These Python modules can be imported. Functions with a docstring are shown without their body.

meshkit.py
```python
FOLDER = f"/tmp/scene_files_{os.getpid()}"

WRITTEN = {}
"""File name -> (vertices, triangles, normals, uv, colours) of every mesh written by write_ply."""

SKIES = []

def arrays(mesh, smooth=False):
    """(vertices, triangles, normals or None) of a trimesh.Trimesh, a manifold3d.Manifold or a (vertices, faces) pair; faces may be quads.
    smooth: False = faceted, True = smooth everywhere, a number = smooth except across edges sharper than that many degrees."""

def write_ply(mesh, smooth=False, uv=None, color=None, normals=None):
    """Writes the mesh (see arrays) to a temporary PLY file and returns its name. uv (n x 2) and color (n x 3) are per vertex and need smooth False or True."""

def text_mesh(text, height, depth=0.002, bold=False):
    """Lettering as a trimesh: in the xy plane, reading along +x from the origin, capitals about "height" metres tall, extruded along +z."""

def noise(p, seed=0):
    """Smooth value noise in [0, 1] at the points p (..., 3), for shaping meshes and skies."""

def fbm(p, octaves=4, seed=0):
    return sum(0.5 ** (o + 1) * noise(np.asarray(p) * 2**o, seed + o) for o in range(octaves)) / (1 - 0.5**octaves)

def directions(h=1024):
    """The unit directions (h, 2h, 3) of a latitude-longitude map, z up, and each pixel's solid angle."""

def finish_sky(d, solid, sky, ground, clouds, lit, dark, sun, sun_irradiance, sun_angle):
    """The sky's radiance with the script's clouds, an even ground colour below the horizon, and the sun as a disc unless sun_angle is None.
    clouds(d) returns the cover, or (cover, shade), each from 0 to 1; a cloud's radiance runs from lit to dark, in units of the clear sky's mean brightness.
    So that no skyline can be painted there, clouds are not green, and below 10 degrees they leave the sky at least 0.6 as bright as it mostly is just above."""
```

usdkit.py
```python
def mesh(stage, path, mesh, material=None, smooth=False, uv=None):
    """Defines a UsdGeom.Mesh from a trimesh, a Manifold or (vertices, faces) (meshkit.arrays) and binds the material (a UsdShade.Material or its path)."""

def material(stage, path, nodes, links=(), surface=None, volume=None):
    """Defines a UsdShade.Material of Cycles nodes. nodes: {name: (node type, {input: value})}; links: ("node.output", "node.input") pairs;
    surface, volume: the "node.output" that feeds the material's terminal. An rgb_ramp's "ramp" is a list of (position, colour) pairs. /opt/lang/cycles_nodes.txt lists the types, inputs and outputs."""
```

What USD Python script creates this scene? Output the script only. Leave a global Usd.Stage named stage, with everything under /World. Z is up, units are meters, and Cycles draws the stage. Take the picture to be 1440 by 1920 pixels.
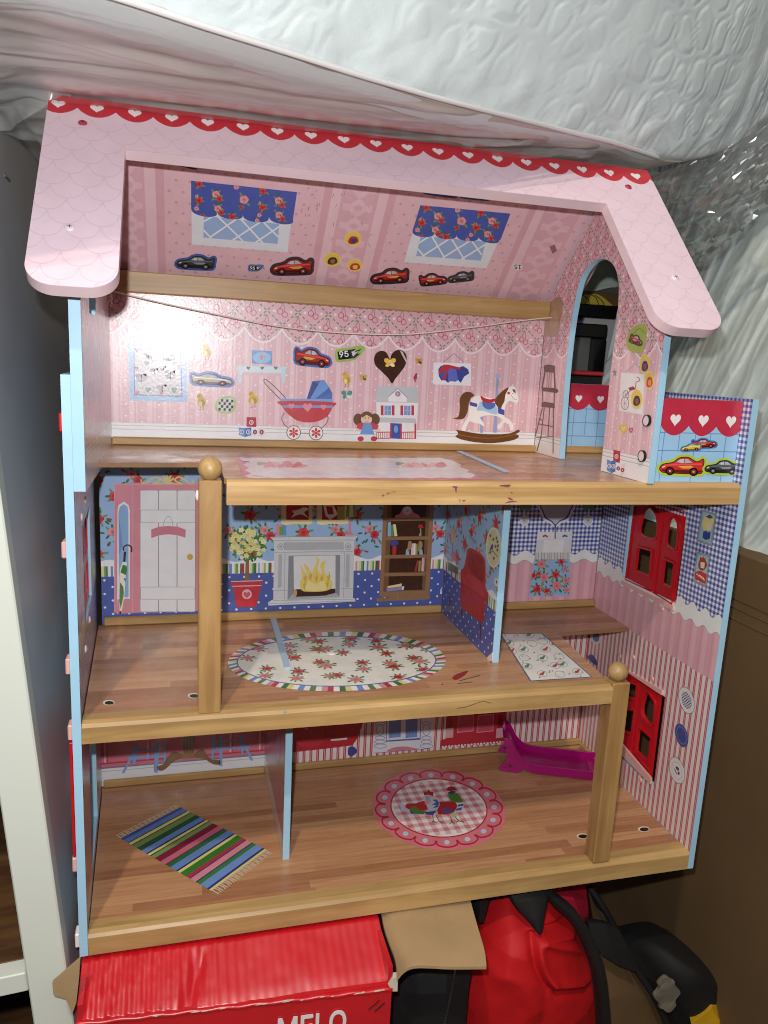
import math, random
import numpy as np, trimesh, manifold3d, shapely
from shapely import Polygon, MultiPolygon, LineString, Point, box as sbox, affinity, unary_union, STRtree
from scipy.spatial import cKDTree
from scipy.ndimage import map_coordinates
from pxr import Usd, UsdGeom, UsdLux, UsdShade, Gf, Sdf, Vt
import usdkit, meshkit

stage = Usd.Stage.CreateInMemory()
UsdGeom.Xform.Define(stage, '/World'); UsdGeom.Scope.Define(stage, '/World/Looks')
rng = random.Random(7); nrng = np.random.default_rng(11)

# ---------------------------------------------------------------- camera, lamps, exposure
F = 1428.88
ROT = np.array([[.96591039, -.25438125, .04803427], [-.0036816, -.19902823, -.97998684], [.25885046, .94640263, -.19317996]])
EYE = np.array([.08276, -.598197, .503648])
cam = UsdGeom.Camera.Define(stage, '/World/camera')
M4 = np.eye(4); M4[:3, 0], M4[:3, 1], M4[:3, 2], M4[:3, 3] = ROT[0], -ROT[1], -ROT[2], EYE
cam.AddTransformOp().Set(Gf.Matrix4d(*M4.T.ravel().tolist()))
cam.CreateHorizontalApertureAttr(36.0); cam.CreateVerticalApertureAttr(48.0)
cam.CreateFocalLengthAttr(F / 1440 * 36); cam.CreateClippingRangeAttr(Gf.Vec2f(.02, 50)); cam.CreateFocusDistanceAttr(.8)
cam.GetPrim().CreateAttribute('exposure', Sdf.ValueTypeNames.Float).Set(0.0)

def place(prim, pos, to=None):
    x = UsdGeom.Xformable(prim)
    if to is None: x.AddTranslateOp().Set(Gf.Vec3d(*pos)); return
    z = np.array(pos, float) - np.array(to, float); z /= np.linalg.norm(z)
    a = np.cross([0, 0, 1.0], z); a /= np.linalg.norm(a); b = np.cross(z, a)
    m = np.eye(4); m[:3, 0], m[:3, 1], m[:3, 2], m[:3, 3] = a, b, z, pos
    x.AddTransformOp().Set(Gf.Matrix4d(*m.T.ravel().tolist()))
FLASH, CEIL, FILL = .66, .62, .80
fl = UsdLux.SphereLight.Define(stage, '/World/flash_lamp')          # the phone's flash, beside the lens
fl.CreateRadiusAttr(.006); fl.CreateNormalizeAttr(True); fl.CreateIntensityAttr(7.0 * FLASH); fl.CreateColorAttr(Gf.Vec3f(1, 1, .99))
place(fl, EYE + ROT.T @ np.array([-.018, -.045, -.012]))
cl = UsdLux.SphereLight.Define(stage, '/World/ceiling_lamp')        # the room's warm lamp, above and to the left
cl.CreateRadiusAttr(.035); cl.CreateNormalizeAttr(True); cl.CreateIntensityAttr(38.0 * CEIL); cl.CreateColorAttr(Gf.Vec3f(1, .86, .68))
place(cl, (-.36, -1.25, 2.15))
rl = UsdLux.RectLight.Define(stage, '/World/fill_panel')        # added soft fill panel, lifts the dim rooms of the house
rl.CreateWidthAttr(2.2); rl.CreateHeightAttr(1.8); rl.CreateNormalizeAttr(True); rl.CreateIntensityAttr(5.0 * FILL); rl.CreateColorAttr(Gf.Vec3f(.95, .97, 1))
place(rl, (.35, -1.3, 1.95), (.3, -.2, .3))

# ---------------------------------------------------------------- prims, names, labels
used = {}
def path_for(name, parent):
    base = parent.GetPath().pathString if parent is not None else '/World'
    n = used.get((base, name), 0); used[(base, name)] = n + 1
    return f'{base}/{name}' + (f'_{n:03d}' if n else '')
def tag(o, label=None, cat=None, group=None, kind=None):
    p = o.GetPrim() if hasattr(o, 'GetPrim') else o
    for k, v in (('label', label), ('category', cat), ('group', group), ('kind', kind)):
        if v: p.SetCustomDataByKey(k, v)
    return p
def thing(name, label, cat, group=None, loc=None):
    x = UsdGeom.Xform.Define(stage, path_for(name, None))
    if loc is not None: x.AddTranslateOp().Set(Gf.Vec3d(*map(float, loc)))
    return tag(x, label, cat, group)
def obj(name, mesh, mat, parent=None, smooth=False, label=None):
    m = usdkit.mesh(stage, path_for(name, parent), mesh, MAT[mat] if isinstance(mat, str) else mat, smooth)
    if label: tag(m, label)
    return m.GetPrim()

# ---------------------------------------------------------------- materials
def lin(c):
    c = np.asarray(c, float) / 255
    return np.where(c <= .04045, c / 12.92, ((c + .055) / 1.055) ** 2.4)
def ink(c):
    l = lin(c); return l.mean() + (l - l.mean()) * .90
MAT = {}
def mat(name, col, rough=.5, bump=0, scale=200, spec=.5, var=0, vscale=30, stretch=(1, 1, 1), metal=0, coat=0, dark=None, detail=3, sheen=0, trans=0, dist=.0006, coat_rough=.12):
    col = lin(col)
    n = {'p': ('principled_bsdf', {'roughness': rough, 'specular_ior_level': spec, 'base_color': tuple(col), 'metallic': metal, 'coat_weight': coat, 'coat_roughness': coat_rough, 'sheen_weight': sheen}), 'g': ('geometry', {})}
    l = []
    if var or dark is not None:
        d = lin(dark) if dark is not None else col * (1 - var)
        n['m1'] = ('mapping', {'scale': stretch}); n['n1'] = ('noise_texture', {'scale': vscale, 'detail': 5, 'roughness': .6})
        n['r'] = ('rgb_ramp', {'ramp': [(.32, tuple(d)), (.68, tuple(col))]})
        l += [('g.position', 'm1.vector'), ('m1.vector', 'n1.vector'), ('n1.fac', 'r.fac'), ('r.color', 'p.base_color')]
    if bump:
        n['n2'] = ('noise_texture', {'scale': scale, 'detail': detail}); n['b'] = ('bump', {'strength': bump, 'distance': dist})
        l += [('g.position', 'n2.vector'), ('n2.fac', 'b.height'), ('b.normal', 'p.normal')]
    MAT[name] = usdkit.material(stage, '/World/Looks/' + name, n, l, surface='p.BSDF')
def printed(name, rough=.32, bump=.05, scale=700, var=.05, coat=0, coat_rough=.2):
    """Printed paper under varnish: colour from the drawing's own polygons, uneven varnish."""
    n = {'a': ('attribute', {'attribute': 'ink'}), 'g': ('geometry', {}), 'n1': ('noise_texture', {'scale': 60, 'detail': 4}), 'r': ('rgb_ramp', {'ramp': [(.3, (1 - var,) * 3), (.7, (1, 1, 1))]}),
         'mx': ('mix', {'mix_type': 'multiply', 'fac': 1.0}), 'n2': ('noise_texture', {'scale': scale, 'detail': 2}), 'b': ('bump', {'strength': bump, 'distance': .0005}),
         'rr': ('rgb_ramp', {'ramp': [(.3, (rough * .8,) * 3), (.75, (rough * 1.25,) * 3)]}), 'p': ('principled_bsdf', {'roughness': rough, 'coat_weight': coat, 'coat_roughness': coat_rough})}
    MAT[name] = usdkit.material(stage, '/World/Looks/' + name, n, [('a.color', 'mx.color1'), ('g.position', 'n1.vector'), ('n1.fac', 'r.fac'), ('r.color', 'mx.color2'), ('mx.color', 'p.base_color'),
         ('n1.fac', 'rr.fac'), ('rr.color', 'p.roughness'), ('g.position', 'n2.vector'), ('n2.fac', 'b.height'), ('b.normal', 'p.normal'), ('b.normal', 'p.coat_normal')], surface='p.BSDF')
def wood(name, a, b, stretch, rough=.42, scale=60, bump=.12):
    """Varnished timber: fine grain drawn out along one axis, broad bands across it and a few dark pores."""
    n = {'g': ('geometry', {}), 'm': ('mapping', {'scale': stretch}), 'n': ('noise_texture', {'scale': scale, 'detail': 6, 'roughness': .65, 'distortion': .6}),
         'w': ('noise_texture', {'scale': scale * .18, 'detail': 2, 'distortion': 1.5}), 'q': ('noise_texture', {'scale': 14, 'detail': 3}),
         'r': ('rgb_ramp', {'ramp': [(.22, tuple(lin(b) * .82)), (.42, tuple(lin(b))), (.62, tuple(lin(a)))]}), 'r2': ('rgb_ramp', {'ramp': [(.33, (.86, .82, .76)), (.5, (1, 1, 1)), (.66, (.95, .93, .9))]}),
         'r3': ('rgb_ramp', {'ramp': [(.3, (.84, .83, .8)), (.65, (1, 1, 1))]}), 'x': ('mix', {'mix_type': 'multiply', 'fac': 1.0}), 'x2': ('mix', {'mix_type': 'multiply', 'fac': 1.0}),
         'b': ('bump', {'strength': bump, 'distance': .0006}), 'p': ('principled_bsdf', {'roughness': rough})}
    MAT[name] = usdkit.material(stage, '/World/Looks/' + name, n, [('g.position', 'm.vector'), ('m.vector', 'n.vector'), ('m.vector', 'w.vector'), ('g.position', 'q.vector'), ('n.fac', 'r.fac'), ('w.fac', 'r2.fac'), ('q.fac', 'r3.fac'),
         ('r.color', 'x.color1'), ('r2.color', 'x.color2'), ('x.color', 'x2.color1'), ('r3.color', 'x2.color2'), ('x2.color', 'p.base_color'), ('n.fac', 'b.height'), ('b.normal', 'p.normal')], surface='p.BSDF')
printed('print'); printed('print_gloss', .40, .18, 420, coat=1, coat_rough=.27); printed('print_floor', .25, .05, 400, .12); printed('sticker', .24, .06, 300, .08); printed('print_matt', .42, .05); printed('sticker_foil', .12, .5, 260, .02)
mat('blue_edge', (168, 212, 238), .45, .1, 500, var=.06); mat('pink_edge', (232, 205, 212), .45, .1, 500, var=.06); mat('panel_body', (170, 205, 230), .5, .08, 500)
mat('fibreboard', (150, 112, 78), .7, .2, 900, var=.15); mat('red_plastic', (196, 22, 34), .3, .05, 80); mat('pink_plastic', (226, 176, 172), .38, .05, 200); mat('white_plastic', (235, 222, 222), .35)
mat('magenta_plastic', (158, 10, 104), .22, .04, 90); mat('screw_red', (176, 60, 80), .4); mat('screw_white', (228, 214, 218), .3); mat('steel', (170, 170, 172), .25, metal=1); mat('dark', (16, 15, 15), .6)
wood('pine', (200, 164, 110), (178, 142, 92), (.10, 1.3, 1.3)); wood('pine_up', (190, 150, 98), (166, 128, 80), (1.3, 1.3, .10)); wood('pine_ball', (200, 170, 118), (178, 144, 92), (1, 1, .35), scale=90); wood('pine_pale', (218, 182, 130), (192, 152, 98), (.06, 1.5, 1.5), bump=.3)
mat('string', (236, 224, 212), .8, .3, 900); mat('brown_tape', (176, 136, 100), .5, .25, 120, var=.15)

# ---------------------------------------------------------------- planes and meshes
def unpix(px, o, n):
    px = np.atleast_2d(np.asarray(px, float))
    r = np.stack([(px[:, 0] - 720) / F, (px[:, 1] - 960) / F, np.ones(len(px))], 1) @ ROT
    return EYE + r * (((np.asarray(o) - EYE) @ n) / (r @ n))[:, None]
class Plane:
    """A flat face in the place: origin, two axes (metres) and the side it shows."""
    def __init__(s, o, u, v, show=None):
        s.o = np.array(o, float); s.u = np.array(u, float); s.u /= np.linalg.norm(s.u); s.v = np.array(v, float); s.v /= np.linalg.norm(s.v)
        s.n = np.cross(s.u, s.v); s.n /= np.linalg.norm(s.n)
        if s.n @ (EYE - s.o) < 0: s.n = -s.n
    def px(s, pts):                                                   # photograph measurement -> millimetres in the face
        d = unpix(pts, s.o, s.n) - s.o
        G = np.linalg.inv(np.array([[1, s.u @ s.v], [s.u @ s.v, 1]])); c = np.stack([d @ s.u, d @ s.v], 1) @ G
        return c * 1000
    def xyz(s, mm, h=0):
        mm = np.atleast_2d(mm); return s.o + mm[:, :1] / 1000 * s.u + mm[:, 1:2] / 1000 * s.v + h * s.n
    def solid(s, poly, h0, h1):
        """Panel: the outline (mm) pushed from height h0 to h1 along the face's normal (metres)."""
        out = []
        for g in getattr(poly, 'geoms', [poly]):
            m = trimesh.creation.extrude_polygon(g, h1 - h0, engine='earcut')
            v = s.xyz(m.vertices[:, :2]) + (m.vertices[:, 2:3] + h0) * s.n
            m = trimesh.Trimesh(v, m.faces, process=False)
            if m.volume < 0: m.invert()
            out.append(m)
        return trimesh.util.concatenate(out)
def ell(cx, cy, rx, ry=None, rot=0, n=28):
    t = np.linspace(0, 2 * np.pi, n, endpoint=False); ry = rx if ry is None else ry; c, s_ = math.cos(math.radians(rot)), math.sin(math.radians(rot))
    x, y = rx * np.cos(t), ry * np.sin(t); return np.stack([cx + x * c - y * s_, cy + x * s_ + y * c], 1)
def heart(cx, cy, w, h=None, rot=0):
    t = np.linspace(0, 2 * np.pi, 40, endpoint=False); h = w if h is None else h
    x = np.sin(t) ** 3 * w / 2; y = -(13 * np.cos(t) - 5 * np.cos(2 * t) - 2 * np.cos(3 * t) - np.cos(4 * t)) / 29 * h
    c, s_ = math.cos(math.radians(rot)), math.sin(math.radians(rot)); return np.stack([cx + x * c - y * s_, cy + x * s_ + y * c], 1)
def smooth_line(pts, n=8, closed=False):
    p = np.asarray(pts, float); out = []; N = len(p)
    for i in range(N if closed else N - 1):
        q = [p[(i + k) % N] if closed else p[min(max(i + k, 0), N - 1)] for k in (-1, 0, 1, 2)]
        for t in np.linspace(0, 1, n, endpoint=False):
            out.append(.5 * (2 * q[1] + (q[2] - q[0]) * t + (2 * q[0] - 5 * q[1] + 4 * q[2] - q[3]) * t * t + (3 * q[1] - q[0] - 3 * q[2] + q[3]) * t ** 3))
    if not closed: out.append(p[-1])
    return np.array(out)
class Art:
    """A flat print: polygons in paint order, cut so that none overlap, one mesh with each polygon's own ink."""
    def __init__(s, pl): s.pl = pl; s.items = []
    def mm(s, shape, col):
        for g in getattr(shape, 'geoms', [shape]):
            if g.geom_type == 'Polygon' and not g.is_empty: s.items.append((g if g.is_valid else g.buffer(0), col))
    def xy(s, pts, col): s.mm(Polygon(pts).buffer(0), col)
    def p(s, pts, col, curve=False):                                 # polygon measured on the photograph
        pts = smooth_line(pts, 6, True) if curve else pts
        s.mm(Polygon(s.pl.px(pts)).buffer(0), col)
    def c(s, cx, cy, rx, col, ry=None, rot=0, n=24): s.p(ell(cx, cy, rx, ry, rot, n), col)
    def h(s, cx, cy, w, col, h=None, rot=0): s.p(heart(cx, cy, w, h, rot), col)
    def r(s, x0, y0, x1, y1, col): s.p([(x0, y0), (x1, y0), (x1, y1), (x0, y1)], col)
    def l(s, pts, w, col, curve=False, cap='flat'):
        pts = smooth_line(pts, 6) if curve else pts
        b = LineString(pts).buffer(w / 2, cap_style=cap, join_style='round')
        for g in getattr(b, 'geoms', [b]): s.mm(Polygon(s.pl.px(np.array(g.exterior.coords)), [s.pl.px(np.array(i.coords)) for i in g.interiors]).buffer(0), col)
    def build(s, name, parent, mat='print', clip=None, lift=.0002, label=None):
        shapes = [g for g, _ in s.items]; tree = STRtree(shapes); V, Fc, C, n = [], [], [], 0
        for i, (g, col) in enumerate(s.items):
            over = [j for j in tree.query(g) if j > i]
            if over: g = g.difference(unary_union([shapes[j] for j in over]))
            if clip is not None: g = g.intersection(clip)
            for q in getattr(g, 'geoms', [g]):
                if q.geom_type != 'Polygon' or q.area < .004: continue
                try: v, f = trimesh.creation.triangulate_polygon(q, engine='earcut')
                except Exception: continue
                if len(f) == 0: continue
                V.append(v); Fc.append(np.asarray(f) + n); n += len(v); C.append(np.repeat([ink(col)], len(v), 0))
        v2 = np.vstack(V); f = np.vstack(Fc); v = s.pl.xyz(v2, lift)
        nr = np.cross(v[f[:, 1]] - v[f[:, 0]], v[f[:, 2]] - v[f[:, 0]]) @ s.pl.n
        f[nr < 0] = f[nr < 0][:, ::-1]
        pr = usdkit.mesh(stage, path_for(name, parent), (v, f), MAT[mat])
        UsdGeom.PrimvarsAPI(pr).CreatePrimvar('ink', Sdf.ValueTypeNames.Color3fArray, 'vertex').Set(Vt.Vec3fArray.FromNumpy(np.vstack(C).astype(np.float32)))
        if label: tag(pr, label)
        return pr.GetPrim()
def bx(x0, y0, z0, x1, y1, z1, bev=.0008):
    """A board with slightly eased edges."""
    c = np.array([(x0 + x1) / 2, (y0 + y1) / 2, (z0 + z1) / 2]); h = np.array([x1 - x0, y1 - y0, z1 - z0]) / 2; b = min(bev, h.min() * .45)
    pts = [c + np.array(sg) * (h - b * np.array(k)) for sg in np.ndindex(2, 2, 2) for sg in [np.array(sg) * 2 - 1] for k in ((0, 1, 1), (1, 0, 1), (1, 1, 0))]
    return trimesh.convex.convex_hull(np.array(pts))
def tube(pts, r, n=10, closed=False):
    p = np.asarray(pts, float); N = len(p); r = np.broadcast_to(r, N)
    t = np.gradient(p, axis=0); t /= np.linalg.norm(t, axis=1, keepdims=True) + 1e-12
    a = np.cross(t[0], [.3, .5, .81]); V = []
    for i in range(N):
        a = a - t[i] * (a @ t[i]); a /= np.linalg.norm(a); b = np.cross(t[i], a)
        th = np.linspace(0, 2 * np.pi, n, endpoint=False)
        V.append(p[i] + r[i] * (np.cos(th)[:, None] * a + np.sin(th)[:, None] * b))
    V = np.vstack(V); f = []
    for i in range(N - 1):
        for k in range(n):
            q = [i * n + k, i * n + (k + 1) % n, (i + 1) * n + (k + 1) % n, (i + 1) * n + k]; f += [[q[0], q[1], q[2]], [q[0], q[2], q[3]]]
    for e, o in ((0, 1), ((N - 1) * n, -1)):
        for k in range(1, n - 1): f.append([e, e + k + 1, e + k][::o])
    return trimesh.Trimesh(V, f, process=False)
def sheet(P, back, ridge=0):
    """Closed body whose front is the (rows, columns, 3) grid and whose back is the same grid moved by BACK (a vector or one per point)."""
    P = np.asarray(P); R, Cc = P.shape[:2]; B = P + back
    idx = np.arange(R * Cc).reshape(R, Cc); q = np.stack([idx[:-1, :-1], idx[:-1, 1:], idx[1:, 1:], idx[1:, :-1]], -1).reshape(-1, 4)
    n = R * Cc; ring = np.concatenate([idx[0, :], idx[1:, -1], idx[-1, -2::-1], idx[-2:0:-1, 0]])
    s_ = np.stack([ring, ring + n, np.roll(ring, -1) + n, np.roll(ring, -1)], 1)
    f = np.vstack([q, q[:, ::-1] + n, s_]); f = np.vstack([f[:, [0, 1, 2]], f[:, [0, 2, 3]]])
    m = trimesh.Trimesh(np.vstack([P.reshape(-1, 3), B.reshape(-1, 3)]), f, process=False)
    if m.volume < 0: m.invert()
    return m
def skin_of(P):
    """Thin film: one open surface turned to face the room."""
    R, C = P.shape[:2]; idx = np.arange(R * C).reshape(R, C); q = np.stack([idx[:-1, :-1], idx[:-1, 1:], idx[1:, 1:], idx[1:, :-1]], -1).reshape(-1, 4); v = P.reshape(-1, 3)
    n = np.cross(v[q[:, 1]] - v[q[:, 0]], v[q[:, 2]] - v[q[:, 0]]); e = EYE - v[q[:, 0]]
    if (n * e).sum() < 0: q = q[:, ::-1]
    return trimesh.Trimesh(v, np.vstack([q[:, [0, 1, 2]], q[:, [0, 2, 3]]]), process=False)
def spread(ctrl, R, C):
    """Smoothly refines a (rows, columns, k) grid of control points to R x C."""
    c = np.asarray(ctrl, float); rr, cc = np.meshgrid(np.linspace(0, c.shape[0] - 1, R), np.linspace(0, c.shape[1] - 1, C), indexing='ij')
    pad = np.pad(c, ((3, 3), (3, 3), (0, 0)), mode='reflect', reflect_type='odd') if min(c.shape[:2]) > 3 else np.pad(c, ((1, 1), (1, 1), (0, 0)), mode='reflect', reflect_type='odd')
    o = 3 if min(c.shape[:2]) > 3 else 1
    return np.stack([map_coordinates(pad[..., k], [rr + o, cc + o], order=3 if o == 3 else 1, mode='nearest') for k in range(c.shape[2])], -1)
def grid_normals(P):
    n = np.cross(np.gradient(P, axis=1), np.gradient(P, axis=0)); n /= np.linalg.norm(n, axis=-1, keepdims=True) + 1e-12
    return np.where((n @ (EYE - P.mean((0, 1)))).mean() < 0, -n, n)
def along(px, y): return unpix(px, (0, y, 0), np.array([0, 1.0, 0]))

# ================================================================ THE DOLL'S HOUSE
D, W, T, BH, Z1, Z2, ZW, XG, RY, RZ = .2344, .6, .0066, .0194, .2104, .4063, .4862, .4925, .1172, .7018
PB = Plane((0, D, 0), (1, 0, 0), (0, 0, 1)); PR = Plane((W - T, 0, 0), (0, 1, 0), (0, 0, 1)); PG = Plane((XG, 0, 0), (0, 1, 0), (0, 0, 1))
PL = Plane((T, 0, 0), (-.010, D, 0), (0, 0, 1)); PA = Plane((.015, 0, 0), (0, 1, 0), (0, 0, 1))
PF0, PF1, PF2 = (Plane((0, 0, z), (1, 0, 0), (0, 1, 0)) for z in (BH, Z1, Z2))
PROOF = Plane((0, RY, RZ), (1, 0, 0), (0, .1381, .1477)); PC = Plane((0, D, .5838), (1, 0, 0), (0, -1, .949))
PD1 = Plane((.387, 0, 0), (0, 1, 0), (0, 0, 1)); PD0 = Plane((.179, 0, 0), (0, 1, 0), (0, 0, 1)); PP = Plane((0, .012, 0), (1, 0, 0), (0, 0, 1))
def cr(ox, oy, s):
    return lambda *p: [(ox + x / s, oy + y / s) for x, y in p]
house = thing('doll_house', "three-storey pink and blue wooden doll's house with printed rooms and a pink scalloped roof", 'doll house')

# --- walls (each printed face is a sub-part of its board)
attic_arch = PG.px([(1048.7, 865), (1056.7, 743), (1065.6, 647.5), (1075.8, 577), (1088.6, 523), (1107.8, 494), (1125, 486), (1139.7, 488), (1152.5, 500.6), (1159, 523), (1160.5, 548.5), (1155.7, 615.6), (1146, 689), (1136.5, 785), (1130, 849), (1125, 893.5)])
gable_poly = Polygon([(0, 406.8), (0, 562), (117, 686), (233, 578), (233, 406.8)]).difference(Polygon(np.vstack([attic_arch[:1] - [0, 8], smooth_line(attic_arch, 4), attic_arch[-1:] - [0, 8]])).buffer(0)).buffer(0)
gable = obj('gable_wall', PG.solid(gable_poly, -.0066, 0), 'blue_edge', house, label='pink attic end wall with a tall arched doorway')
attic_left_poly = Polygon([(0, 397.9), (0, 556), (117, 682), (233, 573), (233, 397.9)]).difference(Polygon([(54, 530)] + [(54 + 24 - 24 * math.cos(a), 575 + 24 * math.sin(a)) for a in np.linspace(0, np.pi, 9)] + [(102, 530)]))
attic_left = obj('attic_side_wall', PA.solid(attic_left_poly, -.0083, 0), 'blue_edge', house)
hole_mid, hole_low = sbox(68, 268, 160, 356), sbox(66, 30, 160, 178)
left_wall = obj('side_wall', PL.solid(sbox(0, 0, 232, 483.6).difference(hole_mid).difference(hole_low), -.0066, 0), 'blue_edge', house, label='left side wall with red shutters')
hole_up = Polygon(PR.px([(1166, 947), (1290, 962), (1266, 1137), (1166, 1086)]))
c = [hole_up.bounds, Polygon(PR.px([(1186, 1262), (1245, 1303), (1224, 1462), (1165, 1405)])).bounds]
H_UP = sbox(72, 266, 176, 360); H_LO = sbox(70, 52, 160, 160)
right_wall = obj('side_wall', PR.solid(sbox(0, 0, 233, 486.2).difference(H_UP).difference(H_LO), -.0066, 0), 'blue_edge', house, label='right side wall with red windows')
back_low = obj('back_wall', PB.solid(sbox(-3.4, 0, 600, 202), -.004, 0), 'fibreboard', house)
back_mid = obj('back_wall', PB.solid(sbox(1.5, 203, 600, 398), -.004, 0), 'fibreboard', house)
back_top = obj('back_wall', PB.solid(sbox(14.2, 400, 492.5, 580), -.004, 0), 'fibreboard', house)
back_balcony = obj('balcony_wall', PB.solid(sbox(499.5, 400, 593, 489), -.0066, 0), 'blue_edge', house)
parapet = obj('balcony_wall', PP.solid(sbox(499.3, 406.6, 593.0, 483.5), -.0066, 0), 'fibreboard', house)
room_wall_mid = obj('room_wall', PD1.solid(sbox(73, 210.6, 232, 398), -.0072, 0), 'blue_edge', house)
room_wall_low = obj('room_wall', PD0.solid(sbox(67.5, 19.6, 232, 202), -.0066, 0), 'blue_edge', house)

# --- floors and their timber edging
floor0 = obj('floor', PF0.solid(Polygon([(6.8, 13), (593, 13), (593, 234), (-2, 234)]), -.007, 0), 'fibreboard', house)
cut1 = [(6.8, 13), (482, 13), (485, 24), (497.5, 145.4), (593, 150.5), (593, 234), (-2, 234)]
floor1 = obj('floor', PF1.solid(Polygon(cut1), -.0042, 0), 'fibreboard', house, label='middle floor with a cut-out for the stairs')
cut2 = [(15.2, 96), (101, 103), (117, 103), (117, 12.6), (593, 12.6), (593, 234), (12, 234)]
floor2 = obj('floor', PF2.solid(Polygon(cut2), -.0040, 0), 'fibreboard', house, label='upper floor with a corner cut away')
def edging(x0, x1, z0, z1, depth):
    prof = [(0, z0), (depth, z0), (depth, z1), (depth * .35, z1), (depth * .12, z1 - .0016), (0, z1 - .0042)]
    m = trimesh.creation.extrude_polygon(Polygon(prof), x1 - x0, engine='earcut'); v = m.vertices
    m = trimesh.Trimesh(np.stack([v[:, 2] + x0, v[:, 0], v[:, 1]], 1), m.faces, process=False)
    if m.volume < 0: m.invert()
    return m
edge0 = obj('floor_edging', edging(T + .0002, W - T - .0002, 0, BH + .0012, .0165), 'pine', house)
edge1 = obj('floor_edging', edging(T + .0002, .4812, .1937, Z1 + .0012, .0165), 'pine', house)
edge2 = obj('floor_edging', edging(.1182, W - T - .0002, .3875, Z2 + .0008, .0125), 'pine_pale', house, label='pale front edge of the upper floor with purple stains')
for z, x0, x1, h in ((BH, -.001, .1785, .0085), (BH, .186, W - T - .0003, .0085), (Z1, .0035, .3868, .0095), (Z1, .3945, W - T - .0003, .0095), (Z2, .0155, XG - .0003, .0085), (Z2, XG + .0070, W - T - .0003, .0085)):
    obj('skirting_strip', bx(x0, D - .006, z + .0003, x1, D - .0006, z + h, .0012), 'pine', house)
obj('skirting_strip', bx(W - T - .0058, .172, BH + .0003, W - T - .0004, .222, BH + .007, .001), 'pine', house)
beam = obj('roof_beam', bx(.0152, D - .0125, .5592, XG - .0003, D - .0006, .5795, .001), 'pine', house)
def post(x0, x1, y0, y1, z0, z1, ball):
    p = obj('post', bx(x0, y0, z0, x1, y1, z1, .0009), 'pine_up', house)
    b = trimesh.creation.icosphere(3, ball); b.apply_translation([(x0 + x1) / 2, (y0 + y1) / 2, z1 + ball * .9]); obj('post_ball', b, 'pine_ball', p, smooth=True)
    return p
post(.0968, .1150, .003, .0205, Z1 + .0003, .4062, .0095)
post(.4816, .5002, .0008, .019, BH + .0014, .2131, .0094)

# --- roof
outer = [(-17.5, 0), (531.5, 0), (531.5, -215), (466, -215), (466, -61), (42.4, -61), (42.4, -215), (-17.5, -215)]
roof_poly = Polygon(outer)
for x0, x1 in ((-17.5, 42.4), (466, 531.5)):                          # rounded feet of both gable boards
    arm = sbox(x0, -216, x1, -180); roof_poly = roof_poly.difference(arm).union(sbox(x0, -217.5, x1, -120).buffer(-20).buffer(20, quad_segs=10).intersection(sbox(x0, -217.5, x1, -150)))
roof_poly = roof_poly.union(sbox(-17.5, -160, 42.4, -120)).union(sbox(466, -160, 531.5, -120)).buffer(.01)
roof = obj('roof', PROOF.solid(roof_poly, -.0092, 0), 'pink_edge', house, label='front roof frame, pale pink with a red scalloped ridge')
ceil = obj('roof', PC.solid(sbox(-17.5, -110, 531.5, 152), -.008, 0), 'pink_edge', house, label='back roof slope seen from inside')
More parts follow.
